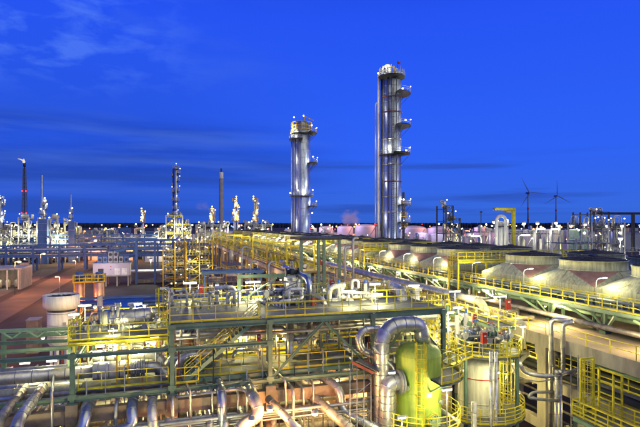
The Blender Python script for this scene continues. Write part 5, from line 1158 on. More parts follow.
# orange lit walls below the blue bridge
for k, (px0, px1, Y) in enumerate(((85, 105, 330), (126, 137, 330), (145, 180, 315))):
    a = pY(px0, 262, Y); b = pY(px1, 262, Y); w_ = thing('low_building', ('orange lit low wide', 'small orange lit', 'white lit long')[k] + ' building seen under the long blue pipe bridge', 'building', (a.x, a.y, 0))
    MB().bb(a.x, b.x, a.y, a.y + 12, 0, 7.5).build('wall', 'tank_white', w_); MB().bb(a.x - .4, b.x + .4, a.y - .4, a.y + 12.4, 7.5, 8).build('roof', 'grey_box', w_)
    nn = max(2, int((b.x - a.x) / 4))
    for j in range(nn): MB().bb(a.x + (b.x - a.x) * (j + .3) / nn, a.x + (b.x - a.x) * (j + .7) / nn, a.y - .1, a.y - .01, 2.5, 5).build('window', 'window_glow' if k == 2 else 'dark_steel', w_)
    light(((a.x + b.x) / 2, a.y - 7, 6.5), 9000 if k < 2 else 4000, ORG if k < 2 else WHT, .6)

# ================================================================ PROCESS UNITS
def bulbs(par, pts, glow, r, key):
    me = shared(('bulb', glow, r), lambda: MB().lathe((0, 0, 0), [(.02, -r), (r * .8, -r * .6), (r, 0), (r * .8, r * .6), (.02, r)], 8).mesh('lamp_bulb', glow))
    for p in pts: inst('lamp_bulb', me, par, p)
def unit(label, px0, px1, Y, dep, top_py, levels, seed, m='galvanised', rm='galvanised', nb=26, lit=3, lp_=6000, glow=('white_glow', 'white_glow', 'cool_glow', 'amber_glow'), base=0, cell=5.5, dens=1.5, br=None, ves=True):
    lp_ *= .42; nb = int(nb * 1.35); random.seed(seed); a = uvof(px0, Y); b = uvof(px1, Y); w = abs(px1 - px0) * Y / F; x0, y0 = a[0], a[1]; zt2 = zz(top_py, Y); x1 = x0 + w; y1 = y0 + dep
    t = thing('process_unit', label, 'process unit', (x0, y0, 0)); nx = max(2, round(w / cell)); s_ = Y / 260.0
    lv = [base + (zt2 - base) * (k + 1) / levels for k in range(levels)]
    tops = [random.randint(max(1, levels - 2), levels) for _ in range(nx)]
    tops[random.randrange(nx)] = levels
    for i in range(nx + 1):
        for y in (y0, y1):
            hgt = lv[max(tops[min(i, nx - 1)], tops[max(i - 1, 0)]) - 1]; MB().bb(x0 + w * i / nx - .28 * s_, x0 + w * i / nx + .28 * s_, y - .28 * s_, y + .28 * s_, base, hgt + 1.2).build('column', m, t)
    rl = MB(); pts = []
    for k, z in enumerate(lv):
        for i in range(nx):
            if tops[i] <= k: continue
            xa, xb = x0 + w * i / nx, x0 + w * (i + 1) / nx
            MB().bb(xa + .3 * s_, xb - .3 * s_, y0 - .2, y1 + .2, z - .35 * s_, z).build('floor_deck', 'grating', t)
            for hh in (.6, 1.2): rl.bar((xa, y0 - .2, z + hh), (xb, y0 - .2, z + hh), .13 * s_)
            for q in range(4): rl.bb(xa + (xb - xa) * q / 4 - .06, xa + (xb - xa) * q / 4 + .06, y0 - .26, y0 - .14, z, z + 1.2)
            if m == 'dark_steel': zl_ = z - (lv[0] - base); rl.bar((xa, y0 - .1, zl_), (xb, y0 - .1, z - .3), .2).bar((xb, y0 + .1, zl_), (xa, y0 + .1, z - .3), .2)
            elif random.random() < .5: rl.bar((xa, y0 - .1, z - (lv[0] - base)), (xb, y0 - .1, z - .3), .18 * s_)
    rl.build('railing', rm, t)
    prev = base
    for k, z in enumerate([base] + lv):
        zn = (lv + [zt2 + 4])[k]; hgt = zn - z
        for i in range(nx):
            if k > tops[i]: continue
            xa, xb = x0 + w * i / nx, x0 + w * (i + 1) / nx; gap = hgt * .8
            for _ in range(max(1, int(2 * dens))):
                q = random.random(); cx, cyy = random.uniform(xa + .8, xb - .8), random.uniform(y0 + .5, y0 + dep * .6); r = random.uniform(.4, 1.3) * min(1.5, s_)
                mm = random.choice(('cladding', 'cladding_dull', 'white_paint', 'cream_paint', 'column_steel'))
                if k == tops[i] and random.random() < .3: continue
                if q < .45: MB().lathe((cx, cyy, z), [(r * .4, .1), (r, r * .5), (r, gap - r * .5), (r * .5, gap), (.05, gap + .1)], 12).build('vessel', mm, t)
                elif q < .7: rr_ = min(r, gap * .35); MB().tube([(xa + .7, cyy, z + rr_ + .5), (xa + .8, cyy, z + rr_ + .5), (xb - .8, cyy, z + rr_ + .5), (xb - .7, cyy, z + rr_ + .5)], [rr_ * .6, rr_, rr_, rr_ * .6], 12).build('drum', mm, t)
                else: MB().tube(fillet([(cx, cyy, z), (cx, cyy, z + gap), (cx + random.choice((-3, 3)), cyy, z + gap), (cx + 2, cyy - 1, z + .4)], 1.0, 3), r * .3, 7).build('pipe_bend', mm, t)
            n2 = random.choice((0, 1, 1, 2))
            for _ in range(n2): pts.append((random.uniform(xa, xb), y0 - .5, z + random.uniform(.5, .9) * hgt))
    random.shuffle(pts); pts = pts[:nb]; r = br or .00135 * Y
    for g in set(glow): bulbs(t, [p for j, p in enumerate(pts) if glow[j % len(glow)] == g], g, r * (.8 if g != 'white_glow' else 1), 0)
    for j in range(lit):
        light((x0 + w * (j + .5) / lit, y0 - 3.5 * s_, base + (zt2 - base) * random.uniform(.35, .9)), lp_, WHT if j % 3 else YEL, .8, t)
        light((x0 + w * (j + .3) / lit, y0 + dep * .4, base + (zt2 - base) * random.uniform(.3, .9)), lp_ * .45, YEL if j % 2 else WHT, .5, t)
    return t
def tower(label, px, Y, top_py, wpx, plats=(), m='column_steel', base=0.0, name='distillation_column', cat='column', lamps=True, glow='white_glow', pm='dark_steel', lp_=0, seg=20, taper=1.0, bl=1.0, onetop=True):
    p = pY(px, 224, Y); r = wpx * Y / F / 2; zt2 = zz(top_py, Y); t = thing(name, label, cat, (p.x, p.y, base)); v = Vector((p.x, p.y, 0)); toc = math.degrees(math.atan2(-p.y, -p.x))
    MB().lathe(v, [(r, base), (r * taper, zt2 - r * .5), (r * .6 * taper, zt2 - r * .1), (.05, zt2)], seg).build('shell', m, t)
    for py, side_, span, ext in plats:
        z = zz(py, Y); c0 = toc - 90 * side_; rr = r * (1 + (taper - 1) * (z - base) / (zt2 - base)); mb = MB().lathe((v.x, v.y, z), [(rr, -.3), (rr * .98 + ext * r, -.25), (rr + ext * r, 0), (rr, 0)], 18, False, R(c0 - span), R(c0 + span)); [mb.bar((v.x + rr * math.cos(R(a9)), v.y + rr * math.sin(R(a9)), z - ext * r - .5), (v.x + (rr + ext * r) * math.cos(R(a9)), v.y + (rr + ext * r) * math.sin(R(a9)), z - .2), .1 * max(1, Y / 150)) for a9 in (c0 - span * .8, c0, c0 + span * .8)]; mb.build('ring_platform', pm, t)
        rb = MB(); q = rr + ext * r
        for hh in (.6, 1.2): rb.tube([(v.x + q * math.cos(R(c0 - span + 2 * span * k / 18)), v.y + q * math.sin(R(c0 - span + 2 * span * k / 18)), z + hh * max(1, Y / 200)) for k in range(19)], .035 * max(1.4, Y / 90), 4, False, False)
        for k in range(0, 19, 2): a = R(c0 - span + 2 * span * k / 18); rb.bar((v.x + q * math.cos(a), v.y + q * math.sin(a), z), (v.x + q * math.cos(a), v.y + q * math.sin(a), z + 1.2 * max(1, Y / 200)), .07 * max(1, Y / 150))
        rb.build('railing', pm if pm != 'dark_steel' else 'galvanised', t)
        if lamps:
            a = R(c0 + random.uniform(-.3, .3) * span); bulbs(t, [(v.x + q * math.cos(a), v.y + q * math.sin(a), z + 2.2 * max(.8, Y / 220))], glow, .0014 * Y * bl, 0)
            if lp_: light((v.x + (q + .6) * math.cos(a), v.y + (q + .6) * math.sin(a), z + 2.4), lp_, WHT, .4, t)
    return t, v, r, toc
# ---- the two great columns
def great(label, px, Y, top, wpx, plats, bands, pw):
    t, v, r, toc = tower(label, px, Y, top, wpx, plats, 'column_steel', lp_=pw, seg=48, bl=.8)
    z = 18.0
    while z < zz(top, Y) - 2: MB().lathe((v.x, v.y, z), [(r, -.06), (r + .05, -.05), (r + .05, .05), (r, .06)], 48).build('cladding_band', 'band_metal', t); z += bands
    return t, v, r, toc
tb_, vB, rB, tc_ = great('taller of the two great silver columns, with outside riser pipes and a flag on top', 391.5, 150, 76, 19.5,
    [(77.5, 0, 180, .38), (94, -1, 66, .95), (126, -1, 66, .95), (153.5, -1, 80, .90), (155, 0, 180, .25), (205, -1, 50, .95), (222, -1, 50, .9)], 2.35, 650)
def cb(ang, k, z, v=vB, r=rB, toc=tc_): a = R(toc - ang); return Vector((v.x + r * k * math.cos(a), v.y + r * k * math.sin(a), z))
zB = lambda py: zz(py, 150)
pipe('main white riser pipe curving over the top of the taller column', [cb(92, 1.28, 0), cb(92, 1.28, zB(71)), cb(30, .75, zB(66.5)), cb(10, .3, zB(68)), cb(10, .3, zB(76))], .42, 'white_paint', bend=2.0, band=3)
pipe('thinner outer riser pipe left of the taller column', [cb(92, 1.62, 0), cb(92, 1.62, zB(103)), cb(92, 1.28, zB(101))], .24, 'galvanised', bend=.8, band=0)
for a in (20, 52, -30): pipe('thin pipe clipped up the side of the taller column', [cb(a, 1.06, 14), cb(a, 1.06, zB(80))], .12, 'galvanised' if a != 20 else 'dark_steel', band=0, seg=6, group='thin pipes on the taller column')
tray = MB()
for s in (-1, 1): tray.bar(cb(-8 + s * 6, 1.05, 14), cb(-8 + s * 6, 1.05, zB(82)), .12)
for k in range(90): tray.bar(cb(-14, 1.05, 15 + k * .55), cb(-2, 1.05, 15 + k * .55), .07)
tray.build('ladder', 'dark_steel', tb_)
tg2 = MB()
for k in range(26): aa = k * 14; p = cb(aa, 1.15 + .15 * (k % 2), 0); tg2.bar((p.x, p.y, zB(77)), (p.x, p.y, zB(77) + random.uniform(1.2, 3.2)), .12)
for k in range(5): p, q = cb(k * 70, .5, zB(75)), cb(k * 70 + 50, 1.0, zB(72 + k % 3)); tg2.tube(fillet([p, (p.x, p.y, q.z), q], .6, 4), .22, 8)
tg2.build('top_pipework', 'galvanised', tb_)
pipe('dark cable riser fixed on the left flank of the taller column', [cb(70, 1.05, 6), cb(70, 1.05, zB(80))], .3, 'dark_steel', band=0, seg=8)
for py in (98, 113, 140, 165, 182, 197, 212): MB().lathe((vB.x, vB.y, zB(py)), [(rB + .02, -.12), (rB + .2, -.12), (rB + .2, .12), (rB + .02, .12)], 40).build('stiffening_ring', 'red_rust' if py in (98, 113, 182) else 'band_metal', tb_)
dv = cb(-35, .5, 0); m = MB().bar((dv.x, dv.y, zB(77)), (dv.x, dv.y, zB(68)), .35).bar((dv.x, dv.y, zB(68.3)), (dv.x - 3.0, dv.y + .5, zB(69.6)), .3); m.build('davit', 'ochre_paint', tb_)
fl = cb(-60, .7, 0); MB().bar((fl.x, fl.y, zB(77)), (fl.x, fl.y, zB(62.5)), .14).build('flag_pole', 'dark_steel', tb_); MB().add([(fl.x - .05 + i * .2, fl.y + .12 * math.sin(i * 1.3), zB(65) + j * .7 - .04 * i) for j in (0, 1) for i in range(6)], [(i, i + 1, i + 7, i + 6) for i in range(5)]).build('flag', 'red_paint', tb_)
hp = MB().lathe(cb(0, 0, zB(76)), [(rB * 1.36, -.3), (rB * 1.15, -.5), (rB * 1.0, -1.6), (rB * 1.0, -.3)], 24); hp.build('platform_bracket_ring', 'dark_steel', tb_)
for i in range(6): p = cb(60 * i + 15, .75, zB(76) + .6); MB().cyl((p.x, p.y), .45, p.z - 1, p.z + 1.0, 10).build('top_nozzle', 'white_paint', tb_)
bulbs(tb_, [cb(85, 1.35, zB(73)), cb(30, 1.2, zB(69.5)), cb(-70, 1.2, zB(90)), cb(-80, 1.45, zB(121)), cb(-80, 1.5, zB(151)), cb(-60, 1.4, zB(200)), cb(-60, .95, zB(228))], 'white_glow', .28, 0)
sk = tower('slim dark column with railed stages standing right behind the taller great column', 403.5, 158, 192, 2.6, [(205, 0, 180, 2.2), (216, 0, 180, 2.4), (226, 0, 180, 2.4)], 'dark_steel', pm='ochre_paint')
ta_, vA, rA, tA = great('shorter of the two great silver columns, with a lit square top stage', 301.5, 222, 121, 17.5,
    [(134, 0, 180, .30), (139.5, .6, 60, .42), (133, -1, 50, .75), (163, -1, 45, .85), (196, 0, 180, .36), (206, -1, 45, .75)], 3.2, 1100)
zA = lambda py: zz(py, 222)
def ca(ang, k, z): return cb(ang, k, z, vA, rA, tA)
st_ = MB()
for k in range(12): a = ca(30 * k, 1.15, 0); b = ca(30 * (k + 1), 1.15, 0); st_.bar((a.x, a.y, zA(134)), (a.x, a.y, zA(123)), .3); [st_.bar((a.x, a.y, z), (b.x, b.y, z), .25) for z in (zA(123), zA(126.5), zA(130))]
st_.build('top_stage', 'ochre_paint', ta_)
MB().lathe((vA.x, vA.y, 0), [(rA * .9, zA(133)), (rA * .95, zA(126)), (rA * .6, zA(122)), (.1, zA(120.5))], 24).build('top_head', 'white_paint', ta_)
dv = ca(-40, .5, 0); MB().bar((dv.x, dv.y, zA(124)), (dv.x, dv.y, zA(117)), .4).bar((dv.x, dv.y, zA(117)), (dv.x + 4, dv.y - 1, zA(121)), .35).build('davit', 'ochre_paint', ta_)
bulbs(ta_, [ca(70, .9, zA(118)), ca(-20, .7, zA(117)), ca(-80, 1.2, zA(125.5)), ca(-60, 1.5, zA(157.5)), ca(-80, 1.3, zA(190)), ca(20, 1.2, zA(191)), ca(80, 1.3, zA(193)), ca(-70, 1.3, zA(213))], 'white_glow', .34, 0)
pipe('tall thin riser pipe up the left side of the shorter great column', [ca(88, 1.12, 0), ca(88, 1.12, zA(137))], .3, 'galvanised', band=0, seg=8)
for a in (15, 45): pipe('thin pipe clipped up the face of the shorter great column', [ca(a, 1.06, 10), ca(a, 1.06, zA(140))], .16, 'galvanised', band=0, seg=6, group='thin pipes on the shorter great column')
for (v, r, tcx, Y, ps) in ((vB, rB, tc_, 150, ((100, 60), (142, 60), (176, 55), (215, 60), (234, 30))), (vA, rA, tA, 222, ((150, 60), (178, 55), (220, 60)))):
    for py, an in ps:
        for s in (-1, 1): a = R(tcx + s * an); light((v.x + r * 2.6 * math.cos(a), v.y + r * 2.6 * math.sin(a), zz(py, Y)), 430 * (Y / 150) ** 2 * (.8 if s > 0 else 1.25), (1, .93, .82) if s < 0 else (.75, .85, 1.0), .6)

# ---- units along the left skyline
unit('brightly lit process unit at the far left below the dark lattice flare stack', 8, 36, 300, 22, 219, 5, 1, lit=4, lp_=7000, nb=40)
unit('dense lit process unit between the two chimneys on the left', 50, 64, 310, 20, 219, 5, 2, lit=3, lp_=7000, nb=24)
unit('lit process unit around the blue boxed furnace of the taller left chimney', 37, 49, 305, 18, 223, 4, 3, lit=2, lp_=7000, nb=18)
unit('lit process unit around the right chimney on the left skyline', 65, 78, 315, 18, 224, 4, 4, lit=2, lp_=6500, nb=18)
unit('lit low process unit at the far left picture edge', -12, 8, 290, 18, 228, 3, 5, lit=2, lp_=6000, nb=16)
unit('yellow and white lit base structure around the slender platformed column', 166, 190, 330, 24, 217, 5, 6, lit=5, lp_=9000, nb=48, rm='yellow_paint')
unit('low lit process unit left of the slender platformed column', 135, 165, 340, 18, 230, 3, 7, lit=3, lp_=5000, nb=22)
unit('low pale process unit in the left middle distance', 92, 134, 420, 20, 232, 2, 8, lit=2, lp_=3500, nb=14, glow=('orange_glow', 'white_glow', 'blue_glow'))
unit('tall yellow laddered process unit beside the dark yard', 163, 186, 190, 16, 246, 6, 9, m='ochre_paint', lit=5, lp_=650, rm='ochre_paint', nb=48, cell=4, dens=2.0)
unit('yellow process unit in front of the concrete table end', 186, 212, 150, 14, 245, 6, 10, m='ochre_paint', rm='yellow_paint', lit=4, lp_=800, nb=22, cell=4, dens=1.2, glow=('white_glow', 'amber_glow', 'orange_glow'))
unit('dim process unit below the concrete table in the middle distance', 206, 246, 112, 12, 266, 4, 12, m='ochre_paint', lit=4, lp_=380, nb=16, cell=5, glow=('white_glow', 'amber_glow', 'orange_glow'), rm='red_rust')
unit('low machinery between the upper deck and the concrete table', 262, 345, 78, 9, 284, 3, 13, lit=4, lp_=170, nb=12, cell=4, glow=('white_glow', 'amber_glow'), br=.13)
unit('wide lit unit far behind the cooler row at the left end of the coolers', 190, 235, 370, 20, 226, 3, 14, lit=3, lp_=7000, nb=30)
unit('lit process unit at the foot of the shorter great column', 236, 290, 300, 20, 226, 3, 15, lit=3, lp_=5000, nb=30, glow=('white_glow', 'orange_glow', 'cool_glow', 'white_glow'))
unit('lit pipework unit behind the cooler row between the great columns', 310, 372, 240, 14, 233, 3, 16, lit=3, lp_=2500, nb=20, cell=6)
# right skyline
unit('white lit plant with many pipes at the far right, front part', 592, 655, 150, 16, 226, 3, 17, lit=4, lp_=2200, nb=26, cell=6, m='white_paint', dens=1.6)
unit('low green and white lit plant in the right middle distance', 505, 590, 190, 14, 234, 2, 18, lit=4, lp_=2200, nb=22, cell=7, dens=1.3)
unit('low plant behind the gantry crane', 462, 505, 230, 14, 232, 2, 19, lit=2, lp_=2500, nb=14)
unit('dark steel topped plant with lights rising at the right edge', 594, 632, 260, 14, 214, 4, 20, m='dark_steel', rm='dark_steel', lit=3, lp_=4500, nb=24)
ur = unit('pale pipework unit beyond the rear coolers at right', 560, 640, 112, 10, 244, 2, 22, lit=3, lp_=700, nb=14, cell=5, dens=1.3, br=.3)
arm = thing('loading_gantry', 'dark horizontal gantry reaching right from the plant at the right edge', 'gantry', pY(628, 224, 250)); a = pY(600, 213.5, 250); b = pY(660, 213.5, 250)
MB().ibeam(a, b, .8, 1.2, .2).build('beam', 'dark_steel', arm); q = pY(633, 213.5, 250); MB().bar((q.x, q.y, 0), (q.x, q.y, q.z), 1.2).build('column', 'dark_steel', arm)

# ---- chimneys, flare, slender columns
tower('tall slim chimney rising from a blue boxed furnace on the left', 42, 310, 174.5, 2.9, [(205, -1, 80, 1.2), (214, 0, 180, 1.0)], 'column_steel', name='chimney', cat='chimney', taper=.8)
bx0 = pY(38, 224, 300); fb = thing('furnace', 'blue grey furnace box under the taller left chimney', 'furnace', (bx0.x, bx0.y, 0)); MB().bb(bx0.x, bx0.x + 4.8, bx0.y, bx0.y + 5, 0, zz(219, 300)).build('casing', 'blue_steel', fb)
for k in range(6): MB().bb(bx0.x - .15, bx0.x + 4.95, bx0.y - .15, bx0.y - .01, 4 + k * 4, 4.5 + k * 4).build('stiffener', 'cladding_blue', fb)
MB().tube(fillet([(bx0.x + 4.9, bx0.y - .6, 16), (bx0.x + 7, bx0.y - .6, 16), (bx0.x + 7, bx0.y - .6, 0)], 1.5), .8, 12).build('duct', 'cladding_blue', fb)
tower('shorter slim chimney on the left skyline', 71, 315, 194, 1.9, [(213, 0, 180, 1.2), (218, 0, 180, 1.4)], 'cladding_blue', name='chimney', cat='chimney', taper=.7)
bx1 = pY(69.5, 224, 312); fb2 = thing('furnace', 'small blue furnace box under the shorter slim chimney', 'furnace', (bx1.x, bx1.y, 0)); MB().bb(bx1.x, bx1.x + 3.4, bx1.y - 4, bx1.y, 0, zz(221, 308)).build('casing', 'blue_steel', fb2)
for k in range(4): MB().bb(bx1.x - .1, bx1.x + 3.5, bx1.y - 4.12, bx1.y - 4.01, 5 + k * 5, 5.5 + k * 5).build('stiffener', 'cladding_blue', fb2)
# lattice flare
fp = pY(24.5, 224, 420); fl_ = thing('flare_stack', 'dark lattice flare stack with red lights and a small flame', 'flare stack', (fp.x, fp.y, 0)); ztf = zz(168, 420); lm = MB()
n = 22; W0, W1 = 2.4, .9
def fw(z): return W0 + (W1 - W0) * z / ztf
for s in ((-1, -1), (1, -1), (1, 1), (-1, 1)): lm.bar((fp.x + s[0] * W0, fp.y + s[1] * W0, 0), (fp.x + s[0] * W1, fp.y + s[1] * W1, ztf), .4)
for k in range(n):
    za, zb2 = ztf * k / n, ztf * (k + 1) / n; wa, wb = fw(za), fw(zb2)
    for e in (-1, 1): lm.bar((fp.x - wa, fp.y + e * wa, za), (fp.x + wb, fp.y + e * wb, zb2), .2).bar((fp.x + wa, fp.y + e * wa, za), (fp.x - wb, fp.y + e * wb, zb2), .2).bar((fp.x - wb, fp.y + e * wb, zb2), (fp.x + wb, fp.y + e * wb, zb2), .2)
lm.build('lattice', 'lattice_dark', fl_); MB().cyl((fp.x, fp.y), .4, 0, ztf + 2, 10).build('riser', 'dark_steel', fl_); MB().cyl((fp.x, fp.y), 1.0, ztf + 1, ztf + 4, 10).build('tip', 'dark_steel', fl_)
MB().lathe((fp.x - .5, fp.y, ztf + 4), [(.6, 0), (1.1, 1), (.8, 2.2), (.05, 4)], 8).tube([(fp.x - .5, fp.y, ztf + 6), (fp.x - 3, fp.y, ztf + 7.2), (fp.x - 5, fp.y, ztf + 7.6)], [.7, .5, .1], 6).build('flame', 'flame', fl_)
bulbs(fl_, [(fp.x + s * fw(zz(py, 420)), fp.y - fw(zz(py, 420)), zz(py, 420)) for py in (191, 191.2, 213.2, 213) for s in (-1, 1)], 'red_glow', .65, 0)
tower('lit column group tower cut by the left picture edge', 0.5, 300, 197, 3.6, [(199, 0, 180, .7), (205, -1, 70, 1.1), (216, -1, 80, 1.1), (222, 0, 180, .8)], 'column_steel', lp_=1200)
tower('small lit column beside the taller left chimney', 44.8, 318, 201, 1.8, [(203, 0, 180, 1.0), (209, -1, 90, 1.2), (216, 0, 180, 1.2)], 'cladding', lp_=700)
tower('slender column ringed with stages above the yellow lit base structure', 176, 335, 166.5, 4.0, [(169, 0, 180, .5), (173.5, -1, 70, 1.0), (181, -1, 70, .8), (192, 1, 60, .9), (191, -1, 60, .8), (201, 0, 120, .7), (209, 0, 180, .6), (215, 0, 180, 1.4)], 'column_steel', glow='cool_glow', bl=.7)
tower('thinner twin shaft beside the slender stage ringed column', 173.2, 338, 168, 1.1, [(176, 1, 70, 1.4), (186, 1, 70, 1.4), (199, 1, 70, 1.4)], 'dark_steel', lamps=False)
ct, *_r = tower('tall plain concrete chimney with a white banded top', 221.2, 560, 172.2, 4.6, [], 'chimney_concrete', name='concrete_chimney', cat='chimney', taper=.92)
cc = pY(221.2, 224, 560); MB().lathe((cc.x, cc.y, 0), [(2.42, zz(178.5, 560)), (2.46, zz(178.4, 560)), (2.46, zz(172.6, 560)), (2.2, zz(172.2, 560))], 24).build('band', 'white_paint', ct); MB().cyl((cc.x, cc.y), .9, zz(172.5, 560), zz(168.5, 560), 10).build('tip', 'dark_steel', ct)
for i, (px, top, w_, lab) in enumerate(((143, 212, 2.2, 'small lit column on the skyline left of the slender column'), (212, 210, 3.2, 'short lit column just left of the concrete chimney'), (234.5, 200, 2.6, 'lit staged column right of the concrete chimney'), (237.5, 206, 1.6, 'thin companion of the staged column right of the concrete chimney'), (255.5, 200, 3.0, 'isolated yellow lit column between the chimney and the shorter great column'))):
    hh = 224 - top; tower(lab, px, 430, top, w_, [(top + 1.5, 0, 180, .8), (top + hh * .35, -1, 90, 1.0), (top + hh * .62, 0, 180, .8), (top + hh * .85, 0, 180, 1.1)], 'cladding' if i != 4 else 'cream_paint', pm='ochre_paint', lp_=900, glow=('white_glow', 'cool_glow', 'white_glow', 'white_glow', 'amber_glow')[i])
# steel tower right of centre
unit('square open steel tower with stages and lights right of the great columns', 446, 462, 200, 7, 208.5, 6, 30, m='dark_steel', rm='dark_steel', lit=3, lp_=1300, nb=14, cell=3.4, dens=1)
# gantry crane
gc0 = pY(489.5, 209.5, 180); gc1 = pY(513.5, 209.5, 180); gc = thing('gantry_crane', 'yellow inverted L shaped gantry crane standing right of centre', 'crane', (gc1.x, gc1.y, 0))
MB().bb(gc0.x, gc1.x + .6, gc1.y - .6, gc1.y + .6, gc0.z - .35, gc0.z + .5).build('boom', 'yellow_paint', gc); MB().bb(gc1.x - .45, gc1.x + .6, gc1.y - .5, gc1.y + .5, 0, gc0.z - .36).build('leg', 'yellow_paint', gc)
MB().bb(gc0.x + 5, gc0.x + 6.6, gc1.y - .9, gc1.y + .9, gc0.z - 1.1, gc0.z - .36).build('trolley', 'ochre_paint', gc)
for k in range(9): x = gc0.x + 1 + k * .95; MB().bb(x, x + .08, gc1.y - .64, gc1.y - .61, gc0.z - .3, gc0.z + .45).build('stiffener', 'ochre_paint', gc)
# white vessels with inverted U pipe
Yq = 170; a = pY(496.5, 216, Yq); b = pY(505, 216, Yq)
pipe('white inverted U pipe arching between the white vessels under the crane', [(a.x, a.y, 1), (a.x, a.y, zz(216, Yq)), (b.x, b.y - .3, zz(216, Yq)), (b.x, b.y - .3, 10)], .55, 'white_paint', bend=1.4, band=0)
for k, (px, w_, top) in enumerate(((501, 5.5, 221), (506.5, 3.6, 219))): tower(('wider', 'narrower')[k] + ' white upright vessel under the inverted U pipe', px, 171 + k * 3, top, w_, [(226, 0, 180, .4)], 'white_paint', name='white_vessel', cat='vessel', lp_=900)
pg = pY(478, 236, 150); light((a.x - 5, a.y - 7, 18), 3000, WHT, .6)
for k in range(2): MB()
# tanks behind, pink lit
def tank(label, px, top, wpx, Y, dome=.28, m='tank_white', col=(1.0, .45, .30), pw=14000):
    p = pY(px, 224, Y); r = wpx * Y / F / 2; zt2 = zz(top, Y); zs = zt2 - r * dome; t = thing('storage_tank', label, 'tank', (p.x, p.y, 0))
    MB().lathe((p.x, p.y, 0), [(r, 0), (r, zs)], 40).build('shell', m, t)
    MB().lathe((p.x, p.y, 0), [(r * 1.005, zs)] + [(r * math.cos(R(k * 11)), zs + r * dome * math.sin(R(k * 11))) for k in range(1, 9)] + [(.05, zt2)], 40).build('dome_roof', m, t)
    for k in (.33, .66): MB().lathe((p.x, p.y, zs * k), [(r, -.1), (r + .12, -.1), (r + .12, .1), (r, .1)], 40).build('wind_girder', m, t)
    sp = MB(); tcx = math.atan2(-p.y, -p.x)
    for k in range(20): aa = tcx - .9 + 1.8 * k / 20; sp.bar((p.x + (r + .5) * math.cos(aa), p.y + (r + .5) * math.sin(aa), zs * k / 20), (p.x + (r + .5) * math.cos(aa + .09), p.y + (r + .5) * math.sin(aa + .09), zs * (k + 1) / 20), .9, .35)
    sp.build('spiral_stair', 'grey_box', t)
    if pw:
        for s in (-1, 1): aa = tcx + s * .8; light((p.x + (r + 7) * math.cos(aa), p.y + (r + 7) * math.sin(aa), zs + 3), pw, col if s > 0 else (.8, .6, 1.0), .8, t)
    return t
for a in (('far pink lit domed tank left of the taller great column', 345, 225.5, 16, 420), ('large pink lit domed tank just left of the taller column', 366, 224, 22, 400), ('large violet pink domed tank right of the taller great column', 413, 225.5, 27, 360), ('smaller bluish domed tank in front, left of the pair', 421, 232, 13.5, 300), ('smaller bluish domed tank in front, right of the pair', 437.5, 232.5, 16, 300), ('broad pink lit tank behind the small pair', 440, 226, 25, 430), ('orange lit tank right of the open steel tower', 481, 226.5, 14, 430), ('pink lit tank far behind the shorter great column on its right', 326, 226, 14, 460)):
    sm = 'bluish' in a[0]; tank(*a, col=(1.0, .36, .24) if not sm else (.7, .7, 1.0), pw=5200 if not sm else 1800)
unit('strip of low machinery in front of the pink tanks', 405, 446, 265, 8, 239.5, 2, 24, lit=2, lp_=900, nb=10, cell=6, glow=('orange_glow', 'white_glow'))
# conical roofed green tank at right background
tank('pale green low tank in the right middle distance', 578, 229, 18, 230, .12, 'green_light', (1, .9, .6), 1500)
for k, (px, w_) in enumerate(((552, 20), (533, 18), (515, 14))): tank(('right', 'middle', 'left')[k] + ' of three low olive tanks in the right middle distance', px, 229.5, w_, 240 + 10 * k, .1, 'cream_paint', (1, .8, .4), 1200)

# ---- wind turbines
def turbine(label, px, hub_py, Y, angs, bl=46, m='lattice_dark'):
    p = pY(px, 224, Y); zh = zz(hub_py, Y); t = thing('wind_turbine', label, 'wind turbine', (p.x, p.y, 0))
    MB().cyl((p.x, p.y), 2.4, 0, zh, 16, r2=1.3).build('tower', 'tank_white' if False else 'blue_steel', t)
    for k in (.35, .62): MB().cyl((p.x, p.y), 2.2, zh * k - 3, zh * k + 3, 16, r2=2.2).build('red_band', 'red_paint', t)
    MB().bar((p.x, p.y - 4, zh + 1.5), (p.x, p.y + 7, zh + 1.5), 4, 4).build('nacelle', 'blue_steel', t); MB().lathe((p.x, p.y - 5, zh + 1.5), [(.1, -1.5), (2, 0), (.1, 1.5)], 10).build('hub', 'blue_steel', t)
    rx = Vector((CT, -ST, 0)); c = Vector((p.x, p.y - 6, zh + 1.5))
    for a in angs:
        d = rx * math.cos(R(a)) + Vector((0, 0, math.sin(R(a)))); e = rx * -math.sin(R(a)) + Vector((0, 0, math.cos(R(a))))
        pts = [c + e * .5, c + d * 8 + e * 1.7, c + d * bl, c + d * 8 - e * .8, c - e * .5]; th = Vector((ST, CT, 0)) * .7
        MB().add([tuple(q) for q in pts] + [tuple(q + th) for q in pts], [(0, 1, 2, 3, 4), (9, 8, 7, 6, 5)] + [(i, i + 5, (i + 1) % 5 + 5, (i + 1) % 5) for i in range(5)]).build('blade', 'lattice_dark', t)
turbine('left wind turbine on the horizon with one blade pointing up left', 528, 193.5, 1350, (118, 238, -2)); turbine('right wind turbine on the horizon with an upright blade', 556, 196.5, 1450, (92, 212, 332))
# mast
mp_ = pY(481, 212, 300); ms = thing('mast', 'thin dark mast left of the gantry crane', 'mast', (mp_.x, mp_.y, 0)); MB().bar((mp_.x, mp_.y, 0), mp_, .35).build('pole', 'dark_steel', ms); MB().box(mp_, (1.4, .6, .8)).build('head', 'dark_steel', ms)
mp2 = pY(590.5, 211, 255); ms = thing('mast', 'thin dark mast at the left end of the right edge plant', 'mast', (mp2.x, mp2.y, 0)); MB().bar((mp2.x, mp2.y, 0), mp2, .35).build('pole', 'dark_steel', ms); MB().box(mp2, (.8, .6, .8)).build('head', 'dark_steel', ms)
